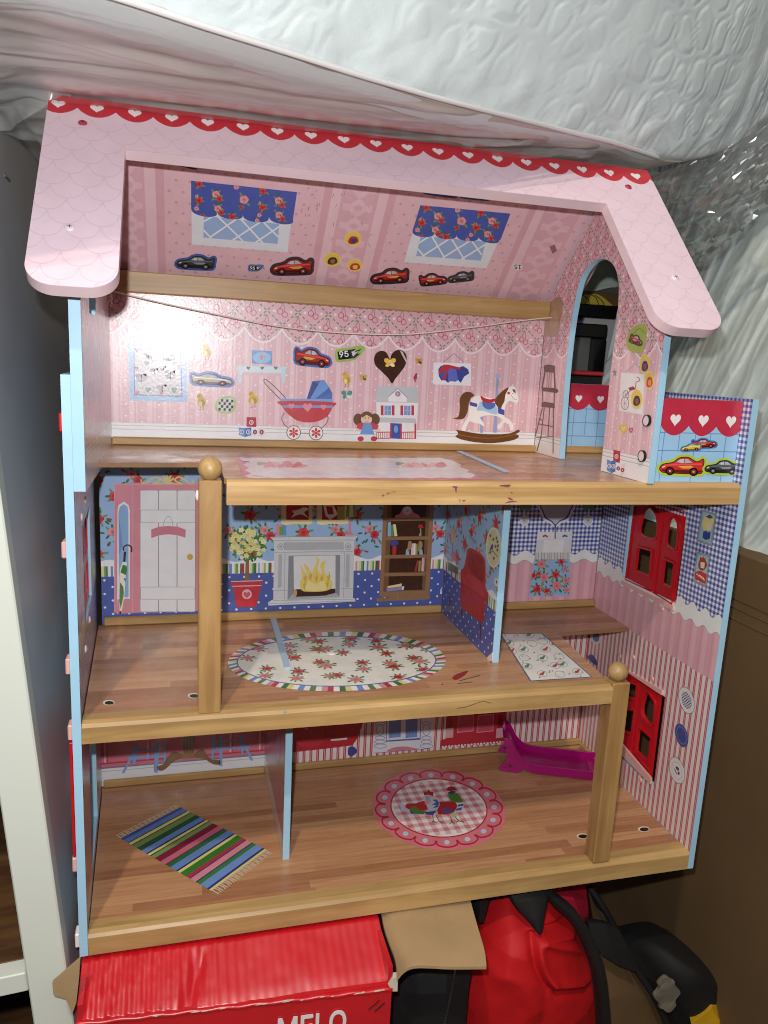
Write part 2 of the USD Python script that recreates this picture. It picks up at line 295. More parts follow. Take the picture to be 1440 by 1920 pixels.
for i, (u, v) in enumerate([(155, 231), (1178, 351), (131, 427), (1266, 521)]):
    q = PROOF.px([(u, v)])[0]; k = 'screw_red' if i < 2 else 'screw_white'
    s_ = trimesh.creation.icosphere(2, .0036); s_.vertices *= [1, 1, .45]
    vv = PROOF.xyz(q) + s_.vertices[:, :1] * PROOF.u + s_.vertices[:, 1:2] * PROOF.v + s_.vertices[:, 2:] * PROOF.n
    sc = obj('screw', (vv, s_.faces), k, house, smooth=True)
    for e in ((PROOF.u, PROOF.v), (PROOF.v, PROOF.u)):
        c_ = PROOF.xyz(q)[0] + PROOF.n * .0015; obj('screw_slot', tube([c_ - e[0] * .0015, c_, c_ + e[0] * .0015], .0003, 6), 'dark', sc)

# --- windows
def leaf(name, pl, outline, holes, parent, h0, h1, rim=.0022, col='red_plastic'):
    """Moulded plastic sash: a plate with openings and a raised rim round each."""
    P_ = Polygon(pl.px(outline)).buffer(0); H = [Polygon(smooth_line(pl.px(h), 5, True) if len(h) > 4 else pl.px(h)).buffer(0) for h in holes]
    plate = P_.difference(unary_union(H)); w = obj(name, pl.solid(plate, h0, h1), col, parent)
    for q in H: obj('pane_frame', pl.solid(q.buffer(2.4, join_style='mitre').difference(q.buffer(.02)), h1 + .00002, h1 + rim), col, w)
    obj('sash_rim', pl.solid(P_.buffer(.01).difference(P_.buffer(-1.6)), h1 + .00003, h1 + rim * .8), col, w)
    return w
k1 = cr(1080, 930, 6.545)
PWU = Plane((W - .0042, 0, 0), (0, 1, 0), (0, 0, 1))
leaf('window_sash', PWU, k1((735, 112), (1078, 112), (955, 1183), (622, 1028)), [k1((800, 455), (835, 240), (860, 175), (910, 147), (965, 180), (1012, 285), (990, 510)), k1((775, 630), (945, 680), (920, 980), (745, 905))], right_wall, -.001, .001)
PWV = Plane((W - .0042, .1265, 0), (-.0045, -1, 0), (0, 0, 1))
leaf('window_sash', PWV, k1((1090, 112), (1350, 205), (1205, 1335), (962, 1186)), [k1((1125, 580), (1150, 350), (1180, 280), (1215, 262), (1255, 310), (1270, 390), (1245, 640)), k1((1098, 780), (1225, 835), (1190, 1125), (1068, 1062))], right_wall, -.001, .001)
k2 = cr(1160, 1240, 7.385)
PWL = Plane((W - .0035, 0, 0), (0, 1, 0), (0, 0, 1))
leaf('window_sash', PWL, k2((300, 270), (597, 462), (455, 1610), (178, 1335)), [k2((350, 720), (385, 480), (430, 430), (480, 500), (525, 610), (490, 880)), k2((300, 905), (475, 1060), (430, 1390), (262, 1230))], right_wall, -.001, .0015)
PWM = Plane((W + .004, 0, 0), (-.06, 1, 0), (0, 0, 1))
leaf('window_sash', PWM, k2((20, 90), (290, 250), (175, 1300), (-60, 1080)), [k2((20, 240), (270, 330), (255, 500), (10, 470)), k2((5, 660), (240, 680), (215, 985), (-25, 930))], right_wall, -.001, .001)
PRf = Plane((W - T - .0012, 0, 0), (0, 1, 0), (0, 0, 1))
for poly, kk in (((( 560, 1035), (1200, 1350), (1195, 1400), (555, 1075)), k1), (((1105, 112), (1350, 150), (1350, 190), (1180, 130)), k1), (((60, 1150), (455, 1615), (450, 1700), (45, 1290)), k2), (((140, 130), (610, 400), (600, 465), (130, 150)), k2)):
    obj('window_ledge', PR.solid(Polygon(PRf.px(kk(*poly))).buffer(0), .0002, .0024), 'pink_plastic', right_wall)
for u, v in k1((665, 1160), (1065, 1385), (1185, 1375)) + k2((470, 240), (305, 1640)) + [(1163, 1230), (1188, 1232), (1224, 1535)]:
    s_ = trimesh.creation.icosphere(2, .0030 if v < 1500 else .0018); s_.vertices *= [.55, 1, 1]; s_.apply_translation(PR.xyz(PR.px([(u, v)]))[0]); obj('window_peg', s_, 'pink_plastic' if v < 1500 else 'dark', right_wall, smooth=True)
# left wall: red sash in the window, red door in the doorway, pink clips outside
PLo = Plane((T - .0026, 0, 0), (-.010, D, 0), (0, 0, 1))
fr = sbox(68.2, 268.2, 159.8, 355.8)
w_ = obj('window_sash', PLo.solid(fr.difference(sbox(74, 276, 108, 306)).difference(sbox(74, 316, 108, 350)).difference(sbox(118, 276, 152, 306)).difference(sbox(118, 316, 152, 350)), -.0012, .0004), 'red_plastic', left_wall)
obj('door', PL.solid(sbox(66.3, 30.3, 126, 177.7), -.0062, -.0040), 'red_plastic', left_wall)
for z, col in ((.352, 'pink_plastic'), (.258, 'pink_plastic'), (.202, 'pink_plastic'), (.084, 'pink_plastic'), (.012, 'white_plastic')):
    obj('outside_clip', bx(-.0040, .004, z - .0065, -.0002, .016, z + .0065, .0012), col, left_wall)
obj('outside_clip', bx(-.0036, .010, .441, -.0002, .02, .455, .0017), 'red_plastic', left_wall)
obj('outside_strip', bx(-.0030, .003, .092, -.0006, .10, .194, .0010), 'red_plastic', left_wall)
for y_, z_ in ((.105, .372), (.060, .366), (.115, .258), (.062, .250)):
    s_ = trimesh.creation.icosphere(2, .0035); s_.vertices *= [.5, 1, 1]; s_.apply_translation(PL.xyz([(y_ * 1000, z_ * 1000)])[0]); obj('window_peg', s_, 'white_plastic', left_wall, smooth=True)

# ================================================================ PRINTS
WHITE, PAPER, RED, DRED, NAVY, INK = (236, 236, 238), (226, 224, 218), (204, 24, 46), (150, 18, 34), (44, 52, 128), (40, 34, 36)
GRN, LGRN, PNK, LPNK, SKY, LSKY, BRN, DBRN, YEL, CRM = (52, 122, 62), (122, 162, 86), (222, 130, 144), (236, 182, 192), (136, 176, 226), (172, 206, 238), (128, 82, 40), (74, 44, 26), (238, 208, 80), (232, 218, 168)
def rose(A, x, y, s, a=RED, b=(228, 92, 104), leaves=6, seed=0, put=None):
    put = put or A.xy; r_ = random.Random(seed)
    for k in range(leaves):
        t = 2 * math.pi * (k + r_.random() * .5) / leaves; d = s * (1.0 + .5 * r_.random())
        put(ell(x + d * math.cos(t), y + d * math.sin(t), s * .52, s * .24, math.degrees(t), 9), GRN if k % 2 else LGRN)
    put(np.array([(x + s * (1 + .09 * math.cos(5 * t)) * math.cos(t), y + s * .92 * (1 + .09 * math.cos(5 * t)) * math.sin(t)) for t in np.linspace(0, 6.2832, 20)[:-1]]), a)
    for k in range(4):
        t = k * 1.6 + r_.random(); c0 = np.array([x + .48 * s * math.cos(t), y + .46 * s * math.sin(t)])
        put(np.array([c0 + s * .36 * np.array([math.cos(u), math.sin(u)]) for u in np.linspace(t - 1.3, t + 1.3, 6)] + [c0 + s * .2 * np.array([math.cos(u), math.sin(u)]) for u in np.linspace(t + 1.2, t - 1.2, 5)]), b)
    put(ell(x, y, s * .25, s * .22, n=9), tuple(int(v * .78) for v in a))
def bunch(A, x, y, s, seed=0, put=None):
    put = put or A.xy; r_ = random.Random(seed)
    for k in range(3):
        t = r_.random() * 6.28; put(ell(x + 2.4 * s * math.cos(t), y + 2.0 * s * math.sin(t), s * .5, s * .2, math.degrees(t), 8), (170, 60, 90) if k == 1 else GRN)
    rose(A, x - s * .55, y + s * .5, s * .9, PNK, LPNK, 5, seed, put); rose(A, x + s * .5, y - s * .55, s * .85, RED, (226, 80, 92), 5, seed + 1, put)
def boxes(A, x0, y0, x1, y1, step, base, mid, dark, ph=(0, 0)):
    """Gingham cloth: half-tone bands both ways, full tone where they cross."""
    A.mm(sbox(x0, y0, x1, y1), base); n = int((x1 - x0) / step) + 2; m = int((y1 - y0) / step) + 2; ox, oy = x0 - ph[0] * step, y0 - ph[1] * step; C_ = sbox(x0, y0, x1, y1)
    for i in range(0, n, 2): A.mm(sbox(ox + i * step, y0, ox + (i + 1) * step, y1).intersection(C_), mid)
    for j in range(0, m, 2):
        for i in range(n): A.mm(sbox(ox + i * step, oy + j * step, ox + (i + 1) * step, oy + (j + 1) * step).intersection(C_), dark if i % 2 == 0 else mid)
# ---- attic wallpaper: cherry lattice over a scalloped edge, stripes with dots, white dado
q0, q1, q2 = PB.px([(780, 600), (832.5, 603.75), (856.25, 628.75)]); LA, LH = (q1 - q0)[0], (q0 - q2)[1]
sp = PB.px([(728.75, 631), (792, 630.5), (854.5, 634), (760, 654.5), (792, 806), (792, 811), (792, 817.5)]); SP_, SZ, SD = (sp[2] - sp[0])[0] / 2, sp[:3, 1].mean(), sp[1, 1] - sp[3, 1]; DADO = sp[4:, 1]
def attic_paper(A, x0, x1, z0, z1, lx, lz, sx):
    base, st, lt = (228, 178, 190), (228, 182, 192), (237, 203, 212)
    A.mm(sbox(x0, z0, x1, z1), base)
    for i in range(int((x0 - lx) / LA) - 2, int((x1 - lx) / LA) + 3):
        for j in range(int((z0 - lz) / LH) - 2, int((z1 - lz) / LH) + 3):
            x, z = lx + (i + (j % 2) * .5) * LA, lz + j * LH
            if z < SZ - SD - 25 or z > z1 + 8 or not x0 - 25 < x < x1 + 25: continue
            for d in (-1, 1):
                for k in range(4):
                    t0, t1 = (k + .22) / 4, (k + .82) / 4; A.mm(LineString([(x + d * LA / 2 * t0, z - LH * t0), (x + d * LA / 2 * t1, z - LH * t1)]).buffer(.55, cap_style='flat'), (84, 128, 92))
                A.mm(Point(x + d * LA * .23, z).buffer(1.45, 4), (244, 232, 236))
            cx, cz = x + LA / 2, z + 1
            for dx, dz in ((-2.6, -1.2), (2.4, -4.2)):
                A.mm(Point(cx + dx, cz + dz).buffer(3.2, 5).difference(Point(cx + dx, cz + dz).buffer(2.45, 5)), (190, 44, 74))
                A.mm(LineString([(cx + dx, cz + dz + 3), (cx + .6, cz + 8.5)]).buffer(.32, cap_style='flat'), (150, 110, 96))
            A.xy(ell(cx - 1.6, cz + 8, 2.4, 1.1, 25, 9), (138, 176, 128))
    xs = np.linspace(x0, x1, int((x1 - x0) * 1.2) + 2); zs = SZ - SD * np.abs(np.sin(np.pi * (xs - sx) / SP_)) ** .8
    A.xy([(x0, z0)] + list(zip(xs, zs)) + [(x1, z0)], st)
    low = Polygon([(x0, z0)] + list(zip(xs, zs)) + [(x1, z0)]).buffer(0)
    for i in range(int(x0 / 33) - 1, int(x1 / 33) + 2):
        for a, b in ((0, 4.6), (6.4, 7.8), (17.5, 22.5), (24.4, 25.6)): A.mm(sbox(i * 33 + a, z0, i * 33 + b, z1).intersection(low), lt)
        for j in range(24):
            for a, o in ((12.2, 0), (29.4, 6), (2.3, 9)):
                A.mm(Point(i * 33 + a, z0 + 12 * j + o).buffer(.95, 4).intersection(low), (246, 236, 240))
    A.mm(LineString(list(zip(xs, zs))).buffer(1.0), (240, 230, 236))
    A.mm(sbox(x0, z0, x1, DADO[0]), (238, 238, 242)); A.mm(sbox(x0, DADO[1] - .3, x1, DADO[1] + .3), (176, 176, 184)); A.mm(sbox(x0, DADO[2] - .3, x1, DADO[2] + .3), (176, 176, 184)); A.mm(sbox(x0, DADO[0] - .4, x1, DADO[0] + .2), (206, 190, 198))
A = Art(PB); attic_paper(A, 14.4, 492.3, Z2 * 1000, 579, q0[0], q0[1], sp[1][0]); A.build('attic_wallpaper', back_top, 'print_gloss', sbox(14.4, Z2 * 1000, 492.3, 576))
gl = PG.px([(1176, 545), (1183.7, 661.5)])
A = Art(PG); attic_paper(A, 0.2, 233, Z2 * 1000 + .6, 690, gl[0][0], gl[0][1], gl[1][0]); A.build('attic_wallpaper', gable, 'print', gable_poly.buffer(-.1))
A = Art(PA); attic_paper(A, 0.2, 233, 398, 690, 40, q0[1], 20)
for k in range(70):                                                   # scratches and pen marks on the scuffed wall
    y, z = 20 + 190 * rng.random(), 420 + 130 * rng.random(); L = 4 + 14 * rng.random(); A.mm(LineString([(y, z), (y + (rng.random() - .5) * 10, z - L)]).buffer(.25 + .5 * rng.random()), rng.choice([(110, 82, 70), (90, 96, 130), (150, 120, 108), (80, 60, 56)]))
A.build('attic_wallpaper', attic_left, 'print_gloss', attic_left_poly.buffer(-.1))

# ---- pictures printed on the attic back wall
k = cr(400, 540, 4); k8 = cr(680, 540, 4); k6 = cr(100, 510, 3.6)
A = Art(PB); A.p(k6((502, 483), (900, 487), (906, 878), (516, 868)), (150, 190, 232)); A.p(k6((540, 515), (862, 517), (872, 842), (546, 832)), (70, 90, 190)); A.p(k6((548, 523), (854, 525), (864, 834), (553, 825)), (200, 196, 204))
for x, y in ((630, 615), (815, 615), (640, 795), (815, 797)): A.h(*k6((x, y))[0], 22, (150, 140, 152)); A.h(*k6((x, y))[0], 20, (206, 202, 208)); A.h(*k6((x, y))[0], 11, (62, 132, 92))
for x, y in ((560, 650), (735, 655), (730, 815), (565, 530), (850, 640), (565, 815)): A.h(*k6((x, y))[0], 8, (190, 52, 70))
A.build('quilt_print', back_top, 'print_gloss', lift=.0004)
for x, y, s, a in ((645, 570, 76, 20), (780, 590, 82, -10), (685, 670, 60, 30), (595, 715, 88, 0), (790, 695, 90, -35), (735, 785, 76, 10), (745, 650, 40, 60)):
    A = Art(PB); cx, cy = k6((x, y))[0]; w = s / 3.6 / 2
    for d, sc in ((-1, 1), (1, 1), (-1, .62), (1, .62)): A.c(cx + d * w * .5 * sc, cy - (w * .25 if sc == 1 else -w * .35), w * .55 * sc, (226, 230, 238) if d < 0 else (244, 242, 244), w * .42 * sc, a + d * 35)
    A.l([(cx, cy - w * .5), (cx, cy + w * .6)], 1.2, (70, 64, 70)); A.p([(cx + w * .2, cy - w * .6), (cx + w * .8, cy - w * .7), (cx + w * .7, cy - w * .2)], (52, 48, 54)); A.build('butterfly_sticker', back_top, 'sticker_foil', lift=.0006)
def chick(cx, cy, s, name='chick_sticker', col=(226, 186, 60), lean=0):
    A = Art(PB); A.c(cx, cy, s * .62, col, s * .75, lean); A.c(cx - s * .25, cy - s * .85, s * .42, col); A.c(cx + s * .15, cy + s * .1, s * .3, tuple(int(v * .85) for v in col), s * .45, -20); A.c(cx - s * .15, cy + s * .25, s * .25, (244, 226, 170), s * .4)
    A.c(cx - s * .35, cy - s * .9, s * .07, INK); A.p([(cx - s * .7, cy - s * .85), (cx - s * .5, cy - s * .95), (cx - s * .5, cy - s * .72)], (226, 120, 40))
    for d in (-.2, .25): A.l([(cx + d * s, cy + s * .65), (cx + d * s, cy + s * 1.05), (cx + d * s - s * .2, cy + s * 1.08)], s * .09, (214, 110, 50))
    A.build(name, back_top, 'sticker', lift=.0004)
chick(388, 660, 13, lean=-15); chick(378, 754, 13, col=(226, 196, 110)); chick(475, 750, 13, col=(232, 196, 70), lean=70); chick(650, 712, 12, lean=10)
for cx, cy, w, c1, c2 in ((681, 708, 7, (214, 178, 60), (120, 90, 40)), (650, 740, 10, (84, 158, 150), (220, 232, 230)), (785, 677, 7, (214, 168, 50), (90, 60, 30)), (731, 680, 11, (246, 202, 60), (250, 236, 190))):
    A = Art(PB)
    for d in (-1, 1): A.c(cx + d * w * .5, cy - w * .3, w * .55, c1, w * .42, d * -35); A.c(cx + d * w * .42, cy + w * .4, w * .4, c2 if d > 0 else c1, w * .3, d * 30)
    A.l([(cx, cy - w * .5), (cx, cy + w * .5)], 1.3, c2); A.build('butterfly_sticker', back_top, 'sticker', lift=.0008)
A = Art(PB); A.l([(779, 716), (776, 708), (781, 700)], 2.4, (178, 40, 80)); A.p([(775, 710), (783, 700), (781, 712)], (190, 50, 92)); A.build('pink_scrap_sticker', back_top, 'sticker', lift=.0004)
# brown heart
A = Art(PB); A.p(smooth_line(k8((205, 535), (215, 500), (245, 470), (285, 465), (320, 490), (330, 530), (318, 580), (285, 630), (245, 680), (219, 716), (190, 675), (140, 625), (95, 580), (85, 530), (100, 490), (135, 472), (175, 482)), 4, True), (72, 44, 34)); A.p(k8((275, 466), (300, 480), (330, 545), (326, 562)), (206, 196, 194)); A.build('brown_heart_sticker', back_top, 'sticker', lift=.0005)
# shelf with a rose plaque
A = Art(PB); PB_ = (196, 224, 236)
A.p(k((185, 580), (560, 590), (545, 605), (180, 592)), PB_); A.p(k((195, 592), (540, 600), (530, 660), (205, 652)), (206, 230, 240)); A.p(k((185, 592), (215, 595), (212, 690), (200, 725), (188, 690)), PB_); A.p(k((515, 600), (545, 602), (540, 680), (528, 720), (505, 670)), PB_); A.p(k((215, 630), (515, 640), (505, 662), (215, 652)), (226, 190, 202))
for x in (262, 366, 468): A.h(*k((x, 600))[0], 7, (150, 40, 72))
A.p(k((288, 466), (438, 474), (440, 574), (290, 566)), (92, 146, 222)); A.c(*k((364, 522))[0], 17, (138, 194, 238), 11); A.c(*k((362, 516))[0], 4, PNK); A.c(*k((362, 530))[0], 2.5, (214, 120, 130)); A.build('shelf_print', back_top, 'print_gloss', lift=.0004)
# building blocks
def blocks(kk, pts, pl, parent, name='toy_blocks_print'):
    A = Art(pl); (r, b1, b2, w1, w2, o, cs) = pts
    for p_, c_ in ((r, (190, 30, 56)), (b1, (92, 150, 214)), (b2, (64, 112, 190)), (w1, (236, 238, 242)), (w2, (222, 224, 232))): A.p(kk(*p_), c_)
    for i, (x, y) in enumerate(o):
        cx, cy = kk((x, y))[0]; A.c(cx, cy, 4.0 * cs, (236, 236, 240) if i < 3 else (180, 40, 62), 4.6 * cs); A.c(cx, cy, 2.6 * cs, (190, 30, 56) if i in (0, 4) else (70, 80, 160), 3.2 * cs); A.l([(cx, cy - 2 * cs), (cx, cy + 2 * cs)], 1.2, (236, 236, 240))
    A.build(name, parent, 'print', lift=.0004)
blocks(k, ([(250, 968), (320, 970), (322, 1042), (248, 1040)], [(190, 1045), (236, 1052), (236, 1118), (192, 1102)], [(236, 1052), (284, 1044), (284, 1104), (236, 1118)], [(284, 1048), (340, 1052), (338, 1116), (284, 1110)], [(340, 1052), (384, 1046), (386, 1104), (338, 1116)], [(285, 1008), (212, 1080), (262, 1080), (312, 1080), (362, 1080)], 1), PB, back_top)
# pram
A = Art(PB); A.l(k((545, 828), (470, 750), (400, 690), (378, 692), (400, 730), (500, 832)), 1.6, (96, 62, 62), True)
A.p(k((700, 832), (742, 700), (830, 690), (870, 745), (892, 795), (890, 832)), (58, 100, 190), False); A.p(k((742, 700), (790, 720), (725, 832), (700, 832)), (40, 66, 150)); A.p(k((800, 700), (830, 690), (870, 745), (760, 832), (725, 832)), (96, 152, 226)); A.p(k((892, 782), (890, 832), (800, 832)), (66, 112, 200))
A.p(k((498, 830), (896, 832), (895, 858), (500, 850)), (120, 164, 228)); A.p(smooth_line(k((503, 848), (895, 856), (890, 900), (850, 965), (780, 1000), (700, 1008), (620, 990), (550, 935), (515, 885)), 5, True), (204, 26, 50)); A.p(k((520, 878), (893, 880), (890, 900), (530, 898)), (128, 150, 214))
for x, y, s in ((585, 885, 11), (706, 893, 17), (825, 893, 11)): A.h(*k((x, y))[0], s, (228, 140, 160))
A.l(k((535, 935), (512, 975), (530, 1020), (560, 1048)), 1.3, (96, 62, 62), True); A.l(k((850, 945), (860, 985), (835, 1030), (805, 1052)), 1.3, (96, 62, 62), True); A.l(k((650, 1088), (725, 1090)), 1.3, (96, 62, 62))
for x, y in ((602, 1084), (770, 1087)):
    cx, cy = k((x, y))[0]; A.c(cx, cy, 13.5, (86, 52, 48)); A.c(cx, cy, 12.2, (244, 238, 240))
    for t in range(6): A.c(cx + 6 * math.cos(t * 1.047 + .5), cy + 6 * math.sin(t * 1.047 + .5), 3.6, (204, 26, 50), 2.3, math.degrees(t * 1.047 + .5))
    A.c(cx, cy, 2.4, (204, 26, 50))
A.build('pram_print', back_top, 'print_gloss', lift=.0004)
# rag doll (a generic doll) and small house
A = Art(PB); kd = k
A.p(kd((1235, 735), (1500, 742), (1500, 860), (1215, 852)), (200, 206, 214)); A.p(k8((100, 855), (415, 862), (402, 1130), (108, 1118)), (240, 240, 244)); A.p(k8((128, 735), (412, 742), (418, 860), (100, 852)), (196, 204, 212)); A.p(k8((264, 755), (332, 822), (328, 856), (192, 852), (192, 812)), (242, 240, 244)); A.l(k8((190, 816), (264, 754), (334, 824)), .9, (80, 76, 110)); A.c(*k8((263, 794))[0], 5, (140, 120, 160)); A.c(*k8((263, 794))[0], 3.2, (200, 170, 196))
for x in (162, 308):
    A.p(k8((x, 882), (x + 50, 884), (x + 50, 954), (x, 952)), (120, 160, 224)); A.l(k8((x + 25, 882), (x + 25, 954)), .8, (226, 190, 210)); A.l(k8((x, 916), (x + 50, 918)), .8, (226, 190, 210))
    for d in (-26, 56): A.p(k8((x + d, 880), (x + d + 20, 880), (x + d + 20, 955), (x + d, 953)), (196, 40, 62))
A.p(k8((105, 970), (395, 978), (404, 1012), (96, 1008)), (196, 204, 214)); A.p(k8((205, 1012), (294, 1016), (292, 1132), (205, 1128)), (206, 40, 62)); A.p(k8((214, 1014), (284, 1016), (282, 1132), (214, 1128)), (52, 80, 178)); A.c(*k8((249, 1058))[0], 4, (120, 170, 230), 7); A.p(k8((388, 1015), (402, 1015), (400, 1132), (386, 1130)), (206, 40, 62))
for a, b in ((105, 205), (292, 388)):
    A.l(k8((a, 1082), (b, 1080)), 1.8, (206, 40, 62)); A.l(k8((a, 1128), (b, 1130)), 1.2, (206, 40, 62))
    for x in range(a, b, 14): A.l(k8((x, 1080), (x, 1130)), 1.2, (206, 40, 62))
A.build('little_house_print', back_top, 'print_gloss', lift=.0004)
A = Art(PB)
for x in (1085, 1212): A.c(*kd((x, 985))[0], 9, (112, 72, 40), 11)
A.p(smooth_line(kd((1085, 1000), (1105, 950), (1145, 925), (1190, 945), (1210, 1000), (1195, 1040), (1100, 1040)), 4, True), (106, 66, 36)); A.c(*kd((1148, 985))[0], 10.5, (240, 206, 176), 10); A.p(kd((1115, 975), (1148, 950), (1185, 972), (1185, 950), (1148, 928), (1112, 948)), (120, 78, 42))
for x in (1138, 1164): A.c(*kd((x, 975))[0], 1.1, INK)
A.l(kd((1138, 1000), (1150, 1004), (1162, 1000)), .6, (190, 60, 70)); A.p(kd((1100, 1010), (1200, 1010), (1240, 1030), (1230, 1062), (1075, 1062), (1078, 1020)), (206, 60, 84)); A.p(kd((1128, 1012), (1178, 1012), (1208, 1100), (1160, 1112), (1098, 1098)), (104, 158, 226)); A.p(kd((1098, 1098), (1208, 1100), (1210, 1112), (1105, 1116)), WHITE)
for x in (1104, 1204): A.c(*kd((x, 1130))[0], 6, (200, 26, 50), 4.6)
for x in (1082, 1238): A.c(*kd((x, 1064))[0], 3, (240, 206, 176))
A.build('doll_print', back_top, 'print_gloss', lift=.0006)
# picture of a skirt
A = Art(PB); A.l(k8((600, 560), (686, 490), (758, 560)), .8, (110, 100, 180)); A.p(k8((530, 558), (812, 566), (812, 734), (527, 722)), (240, 240, 246)); A.p(k8((585, 585), (620, 575), (690, 605), (752, 585), (790, 610), (798, 640), (760, 665), (735, 712), (715, 690), (690, 704), (660, 690), (640, 712), (615, 690), (590, 695), (570, 660), (566, 610)), (52, 66, 160)); A.p(k8((640, 600), (700, 610), (715, 690), (680, 700), (640, 700)), (92, 110, 206)); A.p(k8((600, 590), (640, 620), (600, 690), (575, 650)), (72, 86, 186)); A.p(k8((606, 574), (650, 576), (735, 598), (730, 612), (650, 602), (615, 694), (596, 690), (628, 612), (570, 650), (566, 625)), (196, 36, 60)); A.build('skirt_picture_print', back_top, 'print', lift=.0004)
# rocking horse
A = Art(PB); A.p(k8((1004, 665), (1022, 665), (1004, 1085), (978, 1085)), (150, 168, 214)); A.c(*k8((1012, 660))[0], 4.6, (170, 190, 224)); A.p(k8((880, 955), (902, 955), (902, 1086), (880, 1086)), (150, 168, 214))
H_ = (244, 242, 240)
A.p(smooth_line(k8((1130, 735), (1150, 770), (1168, 830), (1160, 858), (1130, 856), (1100, 846), (1072, 880), (1060, 960), (1100, 985), (1130, 1030), (1128, 1062), (1105, 1068), (1100, 1030), (1060, 1010), (1045, 1040), (1020, 1062), (1010, 1030), (1050, 990), (1000, 960), (940, 955), (880, 970), (905, 1010), (910, 1040), (880, 1020), (830, 1010), (800, 1000), (775, 1050), (765, 1088), (742, 1094), (752, 1030), (790, 960), (800, 870), (840, 812), (900, 812), (990, 830), (1040, 800), (1080, 752)), 3, True), H_)
A.p(smooth_line(k8((676, 975), (715, 965), (728, 900), (728, 830), (760, 785), (810, 782), (836, 808), (815, 822), (795, 870), (785, 930), (760, 975), (720, 986)), 4, True), (112, 70, 32)); A.p(smooth_line(k8((1095, 745), (1070, 800), (1062, 850), (1045, 880), (1035, 905), (1010, 890), (990, 850), (1010, 810), (1050, 770)), 4, True), (112, 70, 32)); A.p(k8((1120, 758), (1142, 762), (1148, 792), (1130, 780)), (112, 70, 32))
A.p(smooth_line(k8((890, 850), (990, 870), (1010, 945), (960, 940), (900, 920), (855, 918), (870, 880)), 4, True), (168, 204, 238)); A.p(k8((804, 852), (860, 868), (855, 894), (802, 880)), (76, 80, 176)); A.p(k8((1012, 895), (1062, 915), (1062, 955), (1015, 940)), (76, 80, 176)); A.p(smooth_line(k8((898, 850), (945, 858), (992, 862), (985, 895), (945, 912), (905, 890)), 4, True), (76, 110, 186)); A.p(smooth_line(k8((885, 808), (915, 825), (955, 835), (1000, 828), (990, 850), (940, 862), (895, 845)), 4, True), (196, 28, 48)); A.c(*k8((1094, 788))[0], 2.6, (204, 40, 60)); A.c(*k8((1126, 790))[0], .9, INK); A.l(k8((1110, 800), (1135, 835), (1158, 840)), .6, (90, 60, 60))
A.p(smooth_line(k8((700, 1062), (720, 1066), (900, 1095), (1090, 1092), (1165, 1062), (1175, 1080), (1150, 1095), (1172, 1112), (1130, 1140), (990, 1162), (860, 1158), (740, 1136), (695, 1112), (715, 1095)), 4, True), (112, 68, 26)); A.l(k8((712, 1098), (850, 1122), (1000, 1124), (1150, 1096)), 1.6, (150, 100, 50), True); A.build('rocking_horse_print', back_top, 'print', lift=.0004)

# ---- stickers: plain toy cars, round badges, numbers
def car(pl, parent, cx, cy, w, col, edge, rot=0, flip=1, lift=.0005, roof=None, hgt=1.0, group=None):
    A = Art(pl); ca, sa = math.cos(math.radians(rot)), math.sin(math.radians(rot))
    def T_(pts): return [(cx + flip * x * w * ca - y * w * hgt * sa, cy + flip * x * w * sa + y * w * hgt * ca) for x, y in pts]
    body = [(-.48, .13), (-.49, .05), (-.42, -.03), (-.20, -.09), (-.06, -.21), (.14, -.23), (.30, -.13), (.40, -.14), (.47, -.20), (.49, -.14), (.47, .03), (.46, .13), (.34, .18), (-.34, .18)]
    hull = Polygon(smooth_line(T_(body), 4, True)).buffer(0); halo = hull.buffer(w * .075); A.mm(Polygon(pl.px(np.array(halo.exterior.coords))).buffer(0), edge)
    if edge != (40, 46, 56): A.mm(Polygon(pl.px(np.array(hull.buffer(w * .02).exterior.coords))).buffer(0), (40, 34, 40))
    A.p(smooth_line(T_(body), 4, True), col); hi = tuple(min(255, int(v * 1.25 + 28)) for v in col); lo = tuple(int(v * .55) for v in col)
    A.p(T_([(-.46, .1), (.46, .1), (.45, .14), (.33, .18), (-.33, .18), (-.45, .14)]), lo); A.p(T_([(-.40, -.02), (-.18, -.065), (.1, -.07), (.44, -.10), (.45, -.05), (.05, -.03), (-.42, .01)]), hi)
    A.p(T_([(-.15, -.085), (-.045, -.185), (.04, -.20), (.04, -.085)]), (196, 208, 216)); A.p(T_([(.06, -.085), (.06, -.20), (.13, -.20), (.24, -.10)]), (176, 190, 200)); A.p(T_([(-.15, -.085), (-.11, -.12), (-.03, -.085)]), (130, 146, 160))
    A.p(T_([(-.46, .04), (-.40, .0), (-.37, .03), (-.44, .06)]), (240, 226, 170)); A.p(T_([(-.1, .0), (.22, -.02), (.3, .05), (.02, .06)]), (232, 178, 60) if col[0] > 120 else (150, 152, 158))
    for x in (-.27, .27):
        q = T_([(x, .14)])[0]; A.c(q[0], q[1], w * .105, (28, 26, 28), w * .115 * hgt); A.c(q[0], q[1], w * .062, (150, 40, 40) if col[0] > 120 else (90, 92, 98), w * .068 * hgt); A.c(q[0], q[1], w * .022, (200, 196, 190), w * .022)
    return A.build('car_sticker', parent, 'sticker', lift=lift)
RC, DC, YC = (176, 30, 26), (62, 66, 68), (240, 200, 50)
car(PB, back_top, 586, 671, 66, RC, (84, 120, 200), 6, -1); car(PB, back_top, 397, 712, 76, (196, 186, 186), (120, 150, 220), 3, -1, hgt=.55)
